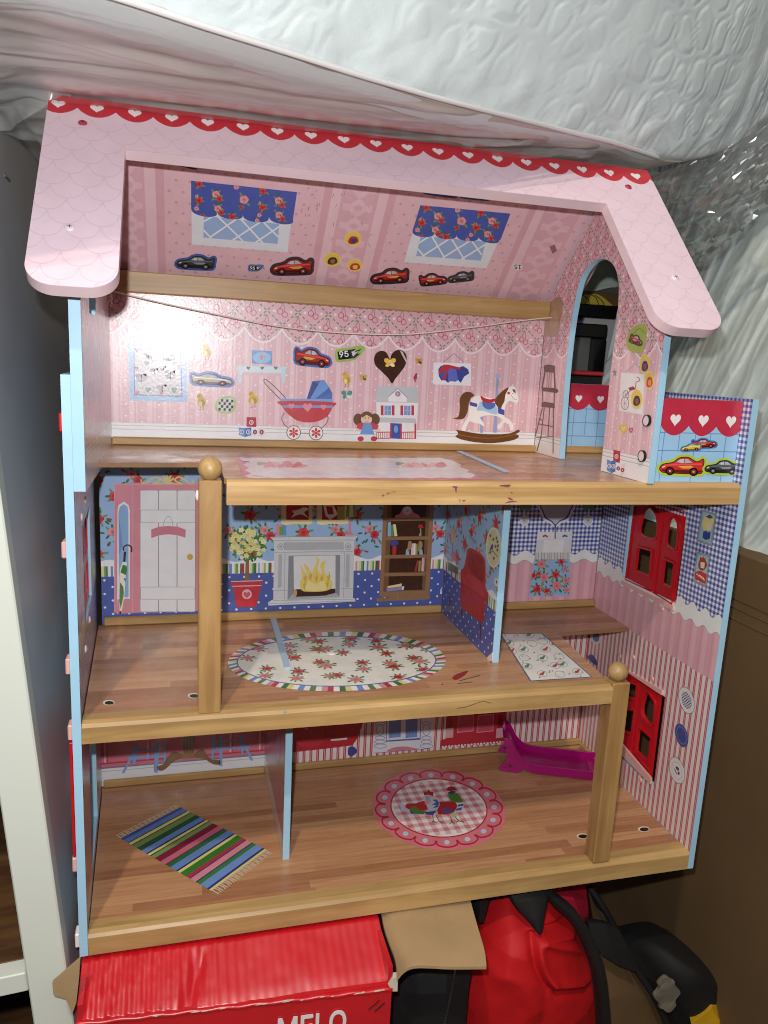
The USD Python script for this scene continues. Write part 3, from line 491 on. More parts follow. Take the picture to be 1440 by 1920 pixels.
car(PC, ceil, 367, 492, 70, DC, (62, 96, 170), 3, 1, hgt=.7); car(PC, ceil, 548, 500, 74, RC, (60, 56, 70), -1, 1, hgt=.8); car(PC, ceil, 731, 518, 66, RC, (50, 48, 64), -3, 1, hgt=.75); car(PC, ceil, 812, 524, 48, RC, (50, 48, 64), -6, -1, hgt=.85); car(PC, ceil, 864, 519, 46, DC, (60, 66, 76), -6, 1, lift=.0007, hgt=.7)
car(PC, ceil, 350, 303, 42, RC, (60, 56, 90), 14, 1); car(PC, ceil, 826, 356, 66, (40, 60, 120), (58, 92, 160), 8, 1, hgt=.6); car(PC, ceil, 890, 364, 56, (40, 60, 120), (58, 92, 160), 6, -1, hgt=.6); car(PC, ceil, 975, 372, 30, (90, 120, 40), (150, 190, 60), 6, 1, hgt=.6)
def badge(pl, parent, cx, cy, rx, ry, a, b, c_=None, rot=0, lift=.0006, burst=0):
    """Round sticker with a plain two-colour blot."""
    A = Art(pl)
    if burst: A.p([(cx + rx * (1 if i % 2 else .84) * math.cos(i * math.pi / 14), cy + ry * (1 if i % 2 else .84) * math.sin(i * math.pi / 14)) for i in range(28)], (246, 222, 110))
    else: A.c(cx, cy, rx, (246, 222, 110), ry, rot)
    A.c(cx, cy, rx * (.78 if burst else .9), (238, 204, 70), ry * (.78 if burst else .9), rot)
    A.p([(cx - rx * .55, cy + ry * .15), (cx - rx * .2, cy - ry * .3), (cx + rx * .4, cy - ry * .25), (cx + rx * .62, cy + ry * .35), (cx + rx * .1, cy + ry * .7), (cx - rx * .5, cy + ry * .6)], a, True)
    A.p([(cx - rx * .2, cy + ry * .05), (cx + rx * .3, cy), (cx + rx * .25, cy + ry * .5), (cx - rx * .15, cy + ry * .5)], b, True)
    if c_: A.c(cx + rx * .1, cy - ry * .42, rx * .28, c_, ry * .28)
    return A.build('round_sticker', parent, 'sticker', lift=lift)
badge(PC, ceil, 662, 447, 16, 14, (176, 40, 40), (60, 60, 130)); badge(PC, ceil, 623, 486, 15.5, 13.5, (74, 50, 40), (150, 120, 50)); badge(PC, ceil, 665, 497, 16, 12.5, (196, 44, 40), (240, 204, 80), burst=1)
badge(PG, gable, 1210, 683, 10, 19, (40, 44, 120), (176, 44, 50)); badge(PG, gable, 1219, 713, 10, 19, (204, 60, 44), (236, 150, 60), rot=4, lift=.0008, burst=1)
A = Art(PG); kg = cr(1040, 460, 6.4); A.p(kg((885, 1250), (872, 1100), (920, 1010), (1000, 955), (1075, 945), (1112, 1010), (1098, 1150), (1050, 1290)), (168, 190, 70), True); A.l(kg((930, 1130), (960, 1050), (1030, 1000), (1085, 1060)), 1.6, (120, 150, 60), True); A.l(kg((900, 1240), (1050, 1270)), 4, (190, 180, 70)); A.build('arched_sticker', gable, 'sticker', lift=.0005)
car(PG, gable, 1194, 638, 24, (150, 44, 44), (60, 46, 40), 22, -1, lift=.0008, hgt=1.5)
def number(pl, parent, txt, cx, cy, hpx, rot, col, edge=None, name='number_sticker', flame=True, lift=.0006):
    t = meshkit.text_mesh(txt, 1.0, .1, bold=True); A = Art(pl); s0 = t.section(plane_origin=[0, 0, .05], plane_normal=[0, 0, 1]); P2 = s0.to_2D(to_2D=np.eye(4))[0] if hasattr(s0, 'to_2D') else s0.to_planar()[0]
    ca, sa = math.cos(math.radians(rot)), math.sin(math.radians(rot)); w = P2.bounds[1][0]
    def tr(c): c = (np.asarray(c) - [w / 2, .5]) * hpx * [1, -1]; return np.stack([cx + c[:, 0] * ca - c[:, 1] * sa, cy + c[:, 0] * sa + c[:, 1] * ca], 1)
    return A, [(tr(g.exterior.coords), [tr(i.coords) for i in g.interiors]) for g in P2.polygons_full], tr
def put_text(A, polys, col):
    for e, ii in polys: A.mm(Polygon(A.pl.px(e), [A.pl.px(i) for i in ii]).buffer(0), col)
def flame95(pl, parent, cx, cy, s, edge, rot):
    A, T_, _ = number(pl, parent, '95', cx - s * .62, cy, s * .52, rot, WHITE); ca, sa = math.cos(math.radians(rot)), math.sin(math.radians(rot))
    R_ = lambda pts: [(cx + x * s * ca - y * s * sa, cy + x * s * sa + y * s * ca) for x, y in pts]
    body = R_([(-1.25, -.25), (-.9, -.48), (-.1, -.45), (.4, -.55), (1.2, -.5), (1.0, -.1), (.7, .15), (.3, .42), (-.6, .5), (-1.2, .45)])
    h = Polygon(smooth_line(body, 4, True)).buffer(s * .12); A.p(np.array(h.exterior.coords), edge); A.p(R_([(-1.15, -.3), (-.1, -.4), (.05, .4), (-1.1, .42)]), (34, 32, 36)); A.p(R_([(-.1, -.4), (.5, -.45), (.3, -.2), (1.05, -.42), (.6, 0), (.9, .02), (.35, .38), (.05, .4)]), (60, 58, 62)); A.p(R_([(.1, -.2), (.5, -.3), (.35, -.08), (.8, -.25), (.4, .08), (.2, .25)]), (216, 216, 216))
    put_text(A, T_, (244, 244, 244)); return A.build('number_sticker', parent, 'sticker', lift=.0006)
flame95(PB, back_top, 657, 664, 21, (166, 200, 96), -5); flame95(PC, ceil, 480, 502, 11, (96, 130, 190), 4)
A, T_, _ = number(PC, ceil, '15', 971, 500, 8, 184, INK); A.c(971, 500, 9, (236, 226, 228), 6.6); put_text(A, T_, (60, 50, 54)); A.build('number_sticker', ceil, 'sticker', lift=.0005, label='small white tag reading 15, upside down')
A = Art(PB); A.p(k6((1095, 930), (1100, 870), (1140, 845), (1210, 838), (1235, 880), (1215, 945), (1140, 955)), (186, 222, 150), True); A.p(k6((1110, 925), (1112, 880), (1150, 855), (1215, 850), (1222, 900), (1200, 935), (1140, 940)), (220, 222, 222), True)
for i in range(6):
    for j in range(4):
        if (i + j) % 2: x, y = 1115 + i * 17, 860 + j * 20 + (i - 2) * 1; A.p(k6((x, y), (x + 15, y - 2), (x + 15, y + 16), (x, y + 18)), (70, 72, 76))
A.build('chequered_sticker', back_top, 'sticker', lift=.0005)

# ---- attic ceiling
A = Art(PC); base = (230, 188, 198); A.mm(sbox(-17, -60, 531, 151), base); xs = lambda u, v: PC.px([(u, v)])[0][0]
for i in range(-2, 46):
    for j in range(-5, 13): A.mm(Point(i * 12.4 + (j % 2) * 6.2, j * 11.5).buffer(1.5, 4), (214, 158, 172))
def band(x0, wide, left, right):
    if left: A.mm(sbox(x0 - wide / 2 - 17, -60, x0 - wide / 2 - 9.5, 151), (220, 168, 181)); A.mm(sbox(x0 - wide / 2 - 9.5, -60, x0 - wide / 2, 151), (234, 196, 206))
    A.mm(sbox(x0 - wide / 2, -60, x0 + wide / 2, 151), (222, 174, 186))
    if right: A.mm(sbox(x0 + wide / 2, -60, x0 + wide / 2 + 9.5, 151), (234, 196, 206)); A.mm(sbox(x0 + wide / 2 + 9.5, -60, x0 + wide / 2 + 17, 151), (220, 168, 181))
    for j in range(-4, 12):
        y = j * 21
        A.xy(heart(x0, y + 4, wide * .36, -9), (231, 190, 201)); A.xy(heart(x0, y - 5, wide * .36, 9), (232, 193, 203))
        for d in (-1, 1): A.xy(ell(x0 + d * wide * .26, y + 10, wide * .17, 3.4, d * 28, 14), (232, 193, 203)); A.xy(ell(x0 + d * wide * .26, y - 11, wide * .17, 3.0, -d * 28, 14), (231, 190, 201))
band(xs(664, 420), 36, True, True); band(xs(1030, 450), 40, True, False); band(xs(246, 400), 26, False, True)
for i in range(26):
    u, v = rng.choice([(rng.uniform(560, 600), rng.uniform(350, 430)), (rng.uniform(620, 700), rng.uniform(350, 480))]); L = rng.uniform(1, 9); A.l([(u, v), (u + rng.uniform(-4, 4), v + L)], .8, (128, 104, 118))
A.p([(1030, 462), (1040, 458), (1044, 470), (1036, 476)], (150, 110, 104)); A.build('ceiling_paper', ceil, 'print', sbox(-17, -109, 531, 151.5))
def blind(kk, TL, TR, BR, sc, white, pane, lat, seed, flowers):
    A = Art(PC); A.p(kk(*white), (226, 232, 240)); A.p(kk(*pane), (150, 186, 230)); pc = Polygon(PC.px(kk(*pane))).buffer(0)
    for a, b in lat: A.mm(Polygon(PC.px(np.array(LineString(kk(a, b)).buffer(1.5, cap_style='flat').exterior.coords))).buffer(0).intersection(pc), (236, 240, 246))
    pts = [TL, TR, BR]
    for a, b, c_ in sc: a, b, c_ = map(np.array, (a, b, c_)); mid_ = (a + c_) / 2; pts += [tuple(a + (c_ - a) * (1 - math.cos(t_)) / 2 + (b - mid_) * math.sin(t_) ** .75) for t_ in np.linspace(0, math.pi, 13)]
    cl = Polygon(PC.px(kk(*pts))).buffer(0); A.mm(cl, (64, 88, 180)); B = Art(PC)
    for i, (x, y, s, kind) in enumerate(flowers):
        f = lambda q, c_: B.mm(Polygon(PC.px(q)).buffer(0).intersection(cl), c_)
        cx, cy = kk((x, y))[0]
        if kind == 0: rose(B, cx, cy, s, RED, (232, 110, 110), 7, i, f)
        elif kind == 1: rose(B, cx - s * .3, cy - s * .4, s * .95, (232, 140, 150), LPNK, 7, i, f); rose(B, cx + s * .6, cy + s * .75, s * .75, RED, (232, 110, 110), 5, i + 5, f)
        else: rose(B, cx, cy, s, (226, 140, 156), LPNK, 3, i, f)
    A.build('window_print', ceil, 'print', lift=.0004); B.build('blind_flowers', ceil, 'print', lift=.0006)
kA = cr(300, 300, 3.6); kB = cr(650, 330, 3.6)
FLA = [(265, 160, 6.5, 0), (515, 180, 5, 2), (695, 208, 6.5, 0), (250, 245, 4, 2), (264, 272, 6.5, 0), (385, 240, 7.5, 1), (567, 265, 8.5, 2), (548, 318, 4, 0), (680, 292, 4, 2), (692, 318, 6.5, 0), (808, 282, 7.5, 1), (246, 325, 4.5, 2), (398, 335, 7, 1), (486, 382, 6.5, 0), (670, 370, 4, 2), (810, 378, 7, 1), (655, 405, 4, 2), (290, 370, 3, 0)]
blind(kA, (210, 137), (925, 215), (897, 400), [((897, 400), (830, 432), (735, 385)), ((735, 385), (650, 418), (558, 368)), ((558, 368), (480, 398), (388, 352)), ((388, 352), (300, 380), (210, 325))], [(213, 330), (215, 568), (860, 622), (888, 400)], [(296, 375), (293, 522), (793, 565), (806, 430)],
      [((293, 470), (345, 525)), ((360, 350), (560, 545)), ((520, 370), (700, 565)), ((680, 400), (800, 520)), ((293, 415), (380, 365)), ((335, 522), (540, 380)), ((490, 540), (710, 395)), ((645, 555), (815, 440))], 1, FLA)
FLB = [(538, 212, 6.5, 0), (748, 228, 5, 2), (905, 248, 6.5, 0), (505, 290, 4, 2), (508, 315, 6.5, 0), (622, 280, 7.5, 1), (775, 302, 8.5, 2), (742, 348, 4, 0), (868, 325, 4, 2), (872, 348, 6.5, 0), (988, 312, 7.5, 1), (477, 362, 4.5, 2), (605, 370, 7, 1), (668, 410, 6.5, 0), (838, 395, 4, 2), (958, 400, 7, 1), (815, 428, 4, 2), (500, 402, 3, 0)]
blind(kB, (497, 195), (1105, 252), (1040, 425), [((1030, 432), (960, 450), (892, 408)), ((892, 408), (815, 438), (742, 395)), ((742, 395), (670, 425), (595, 382)), ((595, 382), (510, 410), (445, 365))], [(445, 372), (387, 580), (942, 622), (1025, 435)], [(500, 405), (468, 538), (905, 570), (940, 440)],
      [((480, 490), (525, 545)), ((560, 380), (660, 550)), ((700, 410), (795, 565)), ((840, 430), (910, 530)), ((488, 450), (590, 385)), ((510, 540), (720, 405)), ((645, 552), (850, 425)), ((775, 560), (945, 455))], 2, FLB)

# ---- attic end wall pictures
kG = cr(980, 360, 3.13)
A = Art(PG); c_ = (104, 66, 48)
A.p(kG((125, 1020), (150, 1012), (193, 1020), (190, 1062), (128, 1055)), c_); A.p(kG((128, 1055), (136, 1055), (120, 1150), (112, 1150)), c_); A.p(kG((183, 1060), (191, 1062), (196, 1150), (187, 1150)), c_)
for x in (143, 155, 167): A.l(kG((x + 3, 1060), (x, 1150)), .9, c_)
A.p(kG((112, 1145), (200, 1152), (214, 1168), (200, 1180), (115, 1168)), c_); A.p(kG((112, 1238), (128, 1230), (188, 1240), (190, 1268), (112, 1262)), c_)
for a, b in (((118, 1265), (70, 1455)), ((128, 1265), (108, 1450)), ((182, 1268), (180, 1535)), ((160, 1265), (150, 1440)), ((90, 1360), (185, 1378)), ((80, 1440), (180, 1436)), ((85, 1520), (110, 1430)), ((96, 1330), (118, 1340)), ((118, 1168), (120, 1240)), ((188, 1172), (186, 1240))): A.l(kG(a, b), 1.7, c_)
A.build('high_chair_print', gable, 'print', lift=.0004)
A = Art(PG); A.l(kG((600, 1062), (665, 1008), (720, 1065)), .8, (150, 140, 190)); A.p(kG((580, 1058), (718, 1070), (706, 1308), (566, 1284)), (238, 236, 238))
for cx, cy, r in ((607, 1192, 18), (602, 1240, 24)):
    a, b = kG((cx, cy))[0]; A.c(a, b, r / 3.13, (140, 50, 56), r / 3.13 * 1.6); A.c(a, b, r / 3.13 - 1, (238, 236, 238), r / 3.13 * 1.6 - 1.2)
    for t in range(8): A.l([(a, b), (a + r / 3.3 * math.cos(t * .785), b + r * 1.6 / 3.3 * math.sin(t * .785))], .5, (150, 70, 70))
A.p(kG((622, 1150), (650, 1140), (668, 1158), (630, 1166)), (166, 36, 56)); A.l(kG((640, 1165), (665, 1150), (668, 1115), (690, 1108), (684, 1092), (672, 1085)), 1.4, (150, 44, 60)); A.l(kG((607, 1192), (640, 1160)), 1.4, (166, 36, 56)); A.build('tricycle_print', gable, 'print', lift=.0004)
badge(PG, gable, 1195, 748, 11, 18.5, (74, 40, 34), (140, 90, 50), lift=.0008)
A = Art(PG); A.h(*kG((592, 1390))[0], 17, (226, 196, 90), 20); A.h(*kG((592, 1388))[0], 8, (240, 214, 120), 10); A.h(*kG((637, 1398))[0], 8, (190, 60, 90), 12); A.h(*kG((637, 1398))[0], 4, (226, 160, 176), 6); A.build('heart_sticker', gable, 'sticker', lift=.0004)
A = Art(PG); sx_, sy_ = kG((542, 1060))[0]; A.p([(sx_ + (4.6 if i % 2 == 0 else 1.9) * math.sin(i * math.pi / 5), sy_ - (9.5 if i % 2 == 0 else 4) * math.cos(i * math.pi / 5)) for i in range(10)], (150, 138, 140)); A.build('star_sticker', gable, 'sticker', lift=.0004)
blocks(kG, ([(535, 1512), (575, 1522), (572, 1590), (533, 1580)], [(498, 1568), (522, 1580), (522, 1650), (496, 1632)], [(522, 1580), (548, 1572), (546, 1640), (522, 1650)], [(550, 1590), (580, 1600), (575, 1660), (552, 1650)], [(580, 1600), (606, 1590), (598, 1655), (575, 1660)], [(553, 1552), (510, 1608), (534, 1610), (563, 1622), (588, 1632)], .9), PG, gable)
for x, y in ((737, 1342), (709, 1550)):                               # two metal cups let into the end wall
    q = PG.px(kG((x, y)))[0]; c0 = PG.xyz(q)[0]; t = trimesh.creation.cylinder(.0048, .0022, sections=24); t.apply_transform(trimesh.transformations.rotation_matrix(math.pi / 2, [0, 1, 0])); t.apply_translation(c0 - [.0012, 0, 0]); cu = obj('door_magnet', t, 'screw_white', gable, smooth=40)
    t = trimesh.creation.annulus(.0046, .0053, .0026, sections=24); t.apply_transform(trimesh.transformations.rotation_matrix(math.pi / 2, [0, 1, 0])); t.apply_translation(c0 - [.0014, 0, 0]); obj('magnet_ring', t, 'dark', cu, smooth=40)
tp = [(1012, 556), (1052, 548), (1050, 600), (1047, 621), (1030, 626), (1012, 620), (1004, 592)]
A = Art(PG); A.p(kG((115, 700), (140, 660), (215, 610), (238, 650), (232, 720), (215, 780), (205, 850), (150, 848), (118, 845)), (182, 144, 112)); A.p(kG((150, 720), (200, 690), (215, 780), (170, 800)), (192, 156, 124)); A.build('brown_tape', gable, 'sticker', lift=.0004)
# ---- balcony walls
def awning(pl, name, parent, x0, x1, ztop, zv, zs, dep, hearts, hw, lines, clip, ph=0, right_ging=0):
    A = Art(pl); xa, xb, za, zb = x0, x1, Z2 * 1000, ztop; A.mm(sbox(xa, za, xb, zb), (158, 206, 242)); per = hearts[1] - hearts[0]
    for z in lines: A.mm(sbox(xa, z - .35, xb, z + .35), (86, 132, 206))
    zz = [za] + list(lines) + [zb]
    for i in range(len(zz) - 1):
        for x in np.arange(xa - 60 + (i % 2) * per * .55 + ph, xb, per * 1.12): A.mm(sbox(x - .35, zz[i], x + .35, zz[i + 1]).intersection(sbox(xa, za, xb, zb)), (86, 132, 206))
    X = np.linspace(xa, xb, 120); A.xy([(xa, zb)] + [(x, zs - dep * abs(math.sin(math.pi * (x - hearts[0] + per / 2) / per)) ** .75) for x in X] + [(xb, zb)], (204, 30, 66))
    for h_ in hearts: A.xy(heart(h_, zv, hw, -hw * 1.02), (244, 240, 240))
    A.build(name, parent, 'print', clip)
pp = PP.px([(896 / 3.13 + 980, 1338 / 3.13 + 360), (1060 / 3.13 + 980, 1340 / 3.13 + 360), (1222 / 3.13 + 980, 1342 / 3.13 + 360), (980 / 3.13 + 980, 1370 / 3.13 + 360), (980 / 3.13 + 980, 1415 / 3.13 + 360), (980 / 3.13 + 980, 1520 / 3.13 + 360)])
PPF = Plane((0, .012, 0), (1, 0, 0), (0, 0, 1))
awning(PPF, 'awning_print', parapet, 499.4, 592.9, 483.4, pp[:3, 1].mean(), pp[3, 1], pp[3, 1] - pp[4, 1] + 2.5, list(pp[:3, 0]), 11, [pp[4, 1], pp[5, 1]], None, 6)
bp = PB.px([(1085, 747), (1126, 747.5), (1106, 757), (1106, 767), (1106, 793), (1106, 818)])
awning(Plane((0, D, 0), (1, 0, 0), (0, 0, 1)), 'awning_print', back_balcony, 499.6, 592.9, 488.9, bp[0, 1], bp[2, 1], 8, [bp[0, 0] - (bp[1, 0] - bp[0, 0]), bp[0, 0], bp[1, 0]], 9, [bp[3, 1], bp[4, 1], bp[5, 1]], None, 3)
car(PP, parapet, 1278, 874, 82, (212, 38, 30), (190, 214, 40), 2, 1, hgt=.85); car(PP, parapet, 1354, 876, 66, (66, 70, 76), (190, 214, 40), 2, 1, lift=.0007, hgt=.8); car(PP, parapet, 1320, 832, 44, RC, (64, 130, 200), -4, -1, hgt=.8); car(PP, parapet, 1295, 839, 36, YC, (64, 130, 200), -4, 1, lift=.0007, hgt=.7)

# ---- roof front: scalloped ridge with hearts, tiles in outline
A = Art(PROOF); A.mm(sbox(-18, -218, 532, 0), (236, 208, 222)); pe = 24.6
for j in range(1, 15):
    for i in range(-2, 25):
        x, y = i * pe + (j % 2) * pe / 2 - 8, -14 - j * 14.2; t = np.linspace(np.pi, 2 * np.pi, 12)
        o_ = np.stack([x + pe / 2 * np.cos(t), y + 13.6 * np.sin(t) * np.where(abs(np.cos(t)) > .7, .9, 1)], 1); inn = np.stack([x + (pe / 2 - .9) * np.cos(t[::-1]), y + 12.6 * np.sin(t[::-1])], 1); A.xy(np.vstack([o_, inn]), (226, 192, 207))
hx = PROOF.px([(109, 195), (1190, 326)])[:, 0]; hp = (hx[1] - hx[0]) / 18; hz = PROOF.px([(519, 246)])[0][1]
X = np.linspace(-18, 532, 600); A.xy([(-18, 1)] + [(x, -13.5 - 11.0 * abs(math.sin(math.pi * (x - hx[0] + hp / 2) / hp)) ** .7) for x in X] + [(532, 1)], (208, 22, 46))
for i in range(19): A.xy(heart(hx[0] + i * hp, hz, 10.6, -10.2), (244, 236, 238))
A.build('roof_tile_print', roof, 'print_matt', roof_poly.buffer(-.15))

# ---- living room (middle storey)
def floral(A, x0, x1, zt, zb, zd, z0, clip=None, seed=3, dot=None):
    """Sky blue with rose bunches, white wave, candy stripes, navy dado with dots."""
    A.mm(sbox(x0, z0, x1, zt), (152, 188, 232)); r_ = random.Random(seed); n = 0
    for j in range(8):
        for i in range(int((x1 - x0) / 40) + 2):
            x, z = x0 + i * 40 + (j % 2) * 20 - 4, zb + 14 + j * 20.5
            if z > zt + 8: continue
            n += 1
            if (i + j) % 3 == 0: rose(A, x, z, 6.2, (210, 34, 50), (230, 90, 96), 7, n)
            else: bunch(A, x, z, 6.0, n)
    X = np.linspace(x0, x1, int((x1 - x0) / 1.5) + 2); A.xy([(x0, z0)] + [(x, zb + 4.5 + 2.6 * math.sin(2 * math.pi * x / 38)) for x in X] + [(x1, z0)], (240, 240, 244))
    cols = [(226, 222, 160), (120, 164, 110), (52, 122, 62), (240, 240, 240), (108, 146, 214), (240, 240, 240), (222, 226, 160), (120, 164, 84), (240, 240, 240), (52, 112, 66), (200, 40, 60), (240, 240, 240), (222, 150, 160), (240, 240, 240)]; x, i = x0, 0
    while x < x1: w = (3.0, 2.2, 1.5)[i % 3]; A.mm(sbox(x, zd, min(x + w, x1), zb), cols[i % len(cols)]); x += w; i += 1
    A.mm(sbox(x0, z0, x1, zd), (74, 94, 176))
    for i in range(int((x1 - x0) / 8.2) + 2):
        for j in range(8):
            if (i + j) % 2 == 0 and x0 + 2 < x0 + 3 + i * 8.2 < x1 - 1 and z0 + 2 < zd - 4 - j * 7.6: A.mm(Point(x0 + 3 + i * 8.2, zd - 4 - j * 7.6).buffer(1.25, 5), (238, 240, 246))
    cl = sbox(x0, z0, x1, zt); A.items = [(g.intersection(cl), c_) for g, c_ in A.items if not g.intersection(cl).is_empty]
k45 = cr(370, 860, 4.5); k66 = cr(660, 900, 4.5); k55 = cr(140, 860, 5.54)
zz = PB.px([(662, 1052), (662, 1070)])[:, 1]
A = Art(PB); floral(A, 1.6, 387, 398, zz[0], zz[1], 210.5); A.build('living_room_wallpaper', back_mid, 'print')
# front door print
A = Art(PB); dp = (222, 140, 158)
A.p(k55((412, 262), (600, 250), (1300, 255), (1285, 1580), (620, 1600), (440, 1612), (415, 1590)), dp); A.l(k55((605, 255), (603, 1600)), .9, (236, 172, 186)); A.l(k55((412, 1600), (412, 265), (1300, 262)), .9, (240, 180, 190))
A.p(k55((440, 1590), (445, 540), (455, 480), (510, 445), (560, 480), (574, 540), (574, 1455), (445, 1460)), (238, 236, 242)); A.p(k55((462, 1440), (455, 560), (470, 500), (512, 470), (550, 500), (558, 560), (560, 1440)), (140, 178, 226)); A.p(k55((462, 700), (455, 560), (500, 900), (462, 1000)), (110, 152, 214))
W1, LN = (236, 236, 240), (120, 122, 134)
def plank(x0, y0, x1, y1):
    q = sbox(x0, y0, x1, y1).buffer(-16).buffer(16, quad_segs=4); A.p(k55(*np.array(q.buffer(3.4).exterior.coords)), LN); A.p(k55(*np.array(q.exterior.coords)), W1)
for x0, x1 in ((682, 866), (874, 1060), (1068, 1250)): plank(x0, 328, x1, 1588)
plank(684, 534, 1250, 664); plank(686, 1334, 1244, 1462)
A.l(k55((918, 700), (935, 640), (972, 598), (1005, 625), (1022, 700)), .7, LN, True); A.p(k55((795, 735), (880, 705), (970, 698), (1070, 705), (1155, 738), (1150, 820), (1070, 795), (970, 785), (880, 795), (795, 825)), (212, 124, 146)); A.c(*k55((1198, 1020))[0], 6, (224, 196, 100)); A.c(*k55((1198, 1020))[0], 5.2, (204, 174, 76))
G_ = (226, 204, 126)
A.l(k55((690, 215), (700, 250), (740, 255), (800, 210), (850, 190), (885, 220), (850, 245), (820, 250)), 3, G_, True); A.l(k55((1240, 215), (1225, 250), (1190, 255), (1130, 210), (1080, 190), (1040, 220), (1075, 245), (1110, 250)), 3, G_, True); A.l(k55((810, 262), (960, 258), (1120, 262)), 2.6, G_)
for t in (-55, -28, 0, 28, 55): A.l(k55((960, 256), (960 + 80 * math.sin(math.radians(t)), 256 - 88 * math.cos(math.radians(t)))), 3.6, G_, cap='round')
A.build('front_door_print', back_mid, 'print', lift=.0004)
A = Art(PB); A.l(k55((510, 950), (508, 920), (550, 895), (590, 920), (590, 965)), 2.6, INK, True, 'round'); A.l(k55((524, 965), (514, 1070)), 4.2, INK); A.p(k55((500, 1070), (540, 1075), (545, 1150), (530, 1230), (520, 1400), (490, 1580), (468, 1582), (462, 1300), (470, 1150)), (240, 240, 226)); A.p(k55((500, 1100), (540, 1110), (546, 1150), (535, 1210), (475, 1180)), (62, 136, 52)); A.p(k55((470, 1280), (505, 1330), (512, 1400), (478, 1560), (466, 1480)), (92, 136, 70)); A.p(k55((508, 1240), (530, 1240), (530, 1290)), (62, 136, 52)); A.l(k55((470, 1225), (530, 1225)), 2.4, WHITE); A.l(k55((472, 1582), (474, 1612)), 3.4, INK); A.build('umbrella_print', back_mid, 'print', lift=.0006)
# flowering tree in a pot
A = Art(PB); A.p(k45((408, 850), (436, 850), (438, 1040), (400, 1035)), (146, 108, 62)); r_ = random.Random(5)
for i in range(130):
    t, d = r_.random() * 6.283, math.sqrt(r_.random()) * 150; x, y = 425 + d * 1.05 * math.cos(t), 715 + d * .95 * math.sin(t); A.c(*k45((x, y))[0], 5.2, r_.choice([(40, 108, 48), (60, 130, 60), (90, 150, 70)]), 2.0, math.degrees(t) + r_.uniform(-50, 50), 8)
for i in range(62):
    t, d = r_.random() * 6.283, math.sqrt(r_.random()) * 142; x, y = k45((425 + d * 1.05 * math.cos(t), 715 + d * .92 * math.sin(t)))[0]; s_ = r_.uniform(3.4, 5.6); A.p([(x + s_ * (1 + .22 * math.cos(5 * u)) * math.cos(u), y + s_ * .85 * (1 + .22 * math.cos(5 * u)) * math.sin(u)) for u in np.linspace(0, 6.283, 16)[:-1]], r_.choice([(236, 226, 150), (228, 214, 124), (240, 234, 180)])); A.c(x, y, 1.0, (206, 180, 80), n=6)
A.p(k45((300, 1070), (540, 1062), (495, 1250), (330, 1250)), (204, 34, 54)); A.p(k45((286, 1035), (550, 1028), (542, 1072), (296, 1078)), (204, 34, 54)); A.l(k45((285, 1036), (550, 1028)), 1.3, (244, 214, 222)); A.l(k45((296, 1076), (542, 1070)), 1.3, (244, 214, 222)); A.c(*k45((418, 1143))[0], 9.2, (240, 180, 190)); A.h(*k45((418, 1147))[0], 12, (200, 34, 54)); A.h(*k45((418, 1146))[0], 8.5, (222, 90, 110)); A.build('potted_tree_print', back_mid, 'print', lift=.0004)
# fireplace
A = Art(PB); g1, g2, g3 = (214, 216, 222), (182, 186, 194), (142, 146, 156)
A.p(k45((650, 690), (1325, 690), (1312, 1190), (640, 1195)), g1); A.p(k45((610, 660), (1360, 650), (1320, 695), (655, 700)), g1); A.p(k45((594, 1215), (630, 1190), (1325, 1175), (1337, 1205), (600, 1238)), (222, 224, 228)); A.p(k45((735, 705), (1235, 700), (1235, 765), (735, 772)), g2); A.p(k45((770, 818), (1205, 812), (1200, 1160), (760, 1190)), g3); A.p(k45((812, 822), (1165, 816), (1165, 1095), (815, 1110)), (228, 228, 232)); A.p(k45((760, 1192), (815, 1130), (1165, 1125), (1200, 1168)), (178, 184, 196))
for x in (685, 1255): A.p(k45((x, 805), (x + 30, 805), (x + 26, 1080), (x - 6, 1090)), g2); A.c(*k45((x + 17, 742))[0], 6, g3); A.c(*k45((x + 17, 742))[0], 5, g1); A.c(*k45((x + 17, 742))[0], 2.6, g3); A.c(*k45((x + 17, 742))[0], 1.6, g2)
for pts in (((612, 662), (1358, 652)), ((650, 690), (1325, 685)), ((652, 790), (1315, 782)), ((735, 705), (735, 770)), ((650, 1110), (760, 1108)), ((1210, 1098), (1315, 1095)), ((740, 795), (735, 1190)), ((1240, 790), (1235, 1175)), ((640, 1195), (1315, 1185)), ((595, 1222), (1335, 1200))): A.l(k45(*pts), .6, (110, 116, 130))
A.p(k45((810, 1105), (840, 1100), (1160, 1098), (1165, 1130), (1080, 1155), (835, 1165), (815, 1140)), (70, 38, 32)); A.c(*k45((825, 1132))[0], 3.6, (206, 166, 110), 6.5)
F1, F2, F3 = (240, 214, 96), (222, 178, 66), (246, 228, 150)
A.p(smooth_line(k45((880, 1110), (865, 1040), (885, 990), (865, 890), (905, 960), (930, 990), (895, 880), (945, 930), (960, 980), (985, 920), (1010, 850), (980, 820), (1030, 850), (1015, 930), (1060, 990), (1035, 900), (1080, 860), (1070, 930), (1100, 990), (1130, 930), (1110, 1000), (1140, 1050), (1120, 1100), (1050, 1120), (950, 1122)), 3, True), F1)
for x, y in ((905, 1000), (950, 985), (1000, 1000), (1045, 1000), (1105, 990), (900, 1060), (960, 1070), (1030, 1070), (1090, 1050)): A.p(smooth_line(k45((x, y - 45), (x + 18, y), (x + 4, y + 45), (x - 10, y), (x + 6, y - 10)), 3, True), F2)
A.p(smooth_line(k45((910, 1100), (940, 1030), (1000, 1060), (1060, 1030), (1090, 1100), (1000, 1115)), 4, True), F3); A.build('fireplace_print', back_mid, 'print', lift=.0004)
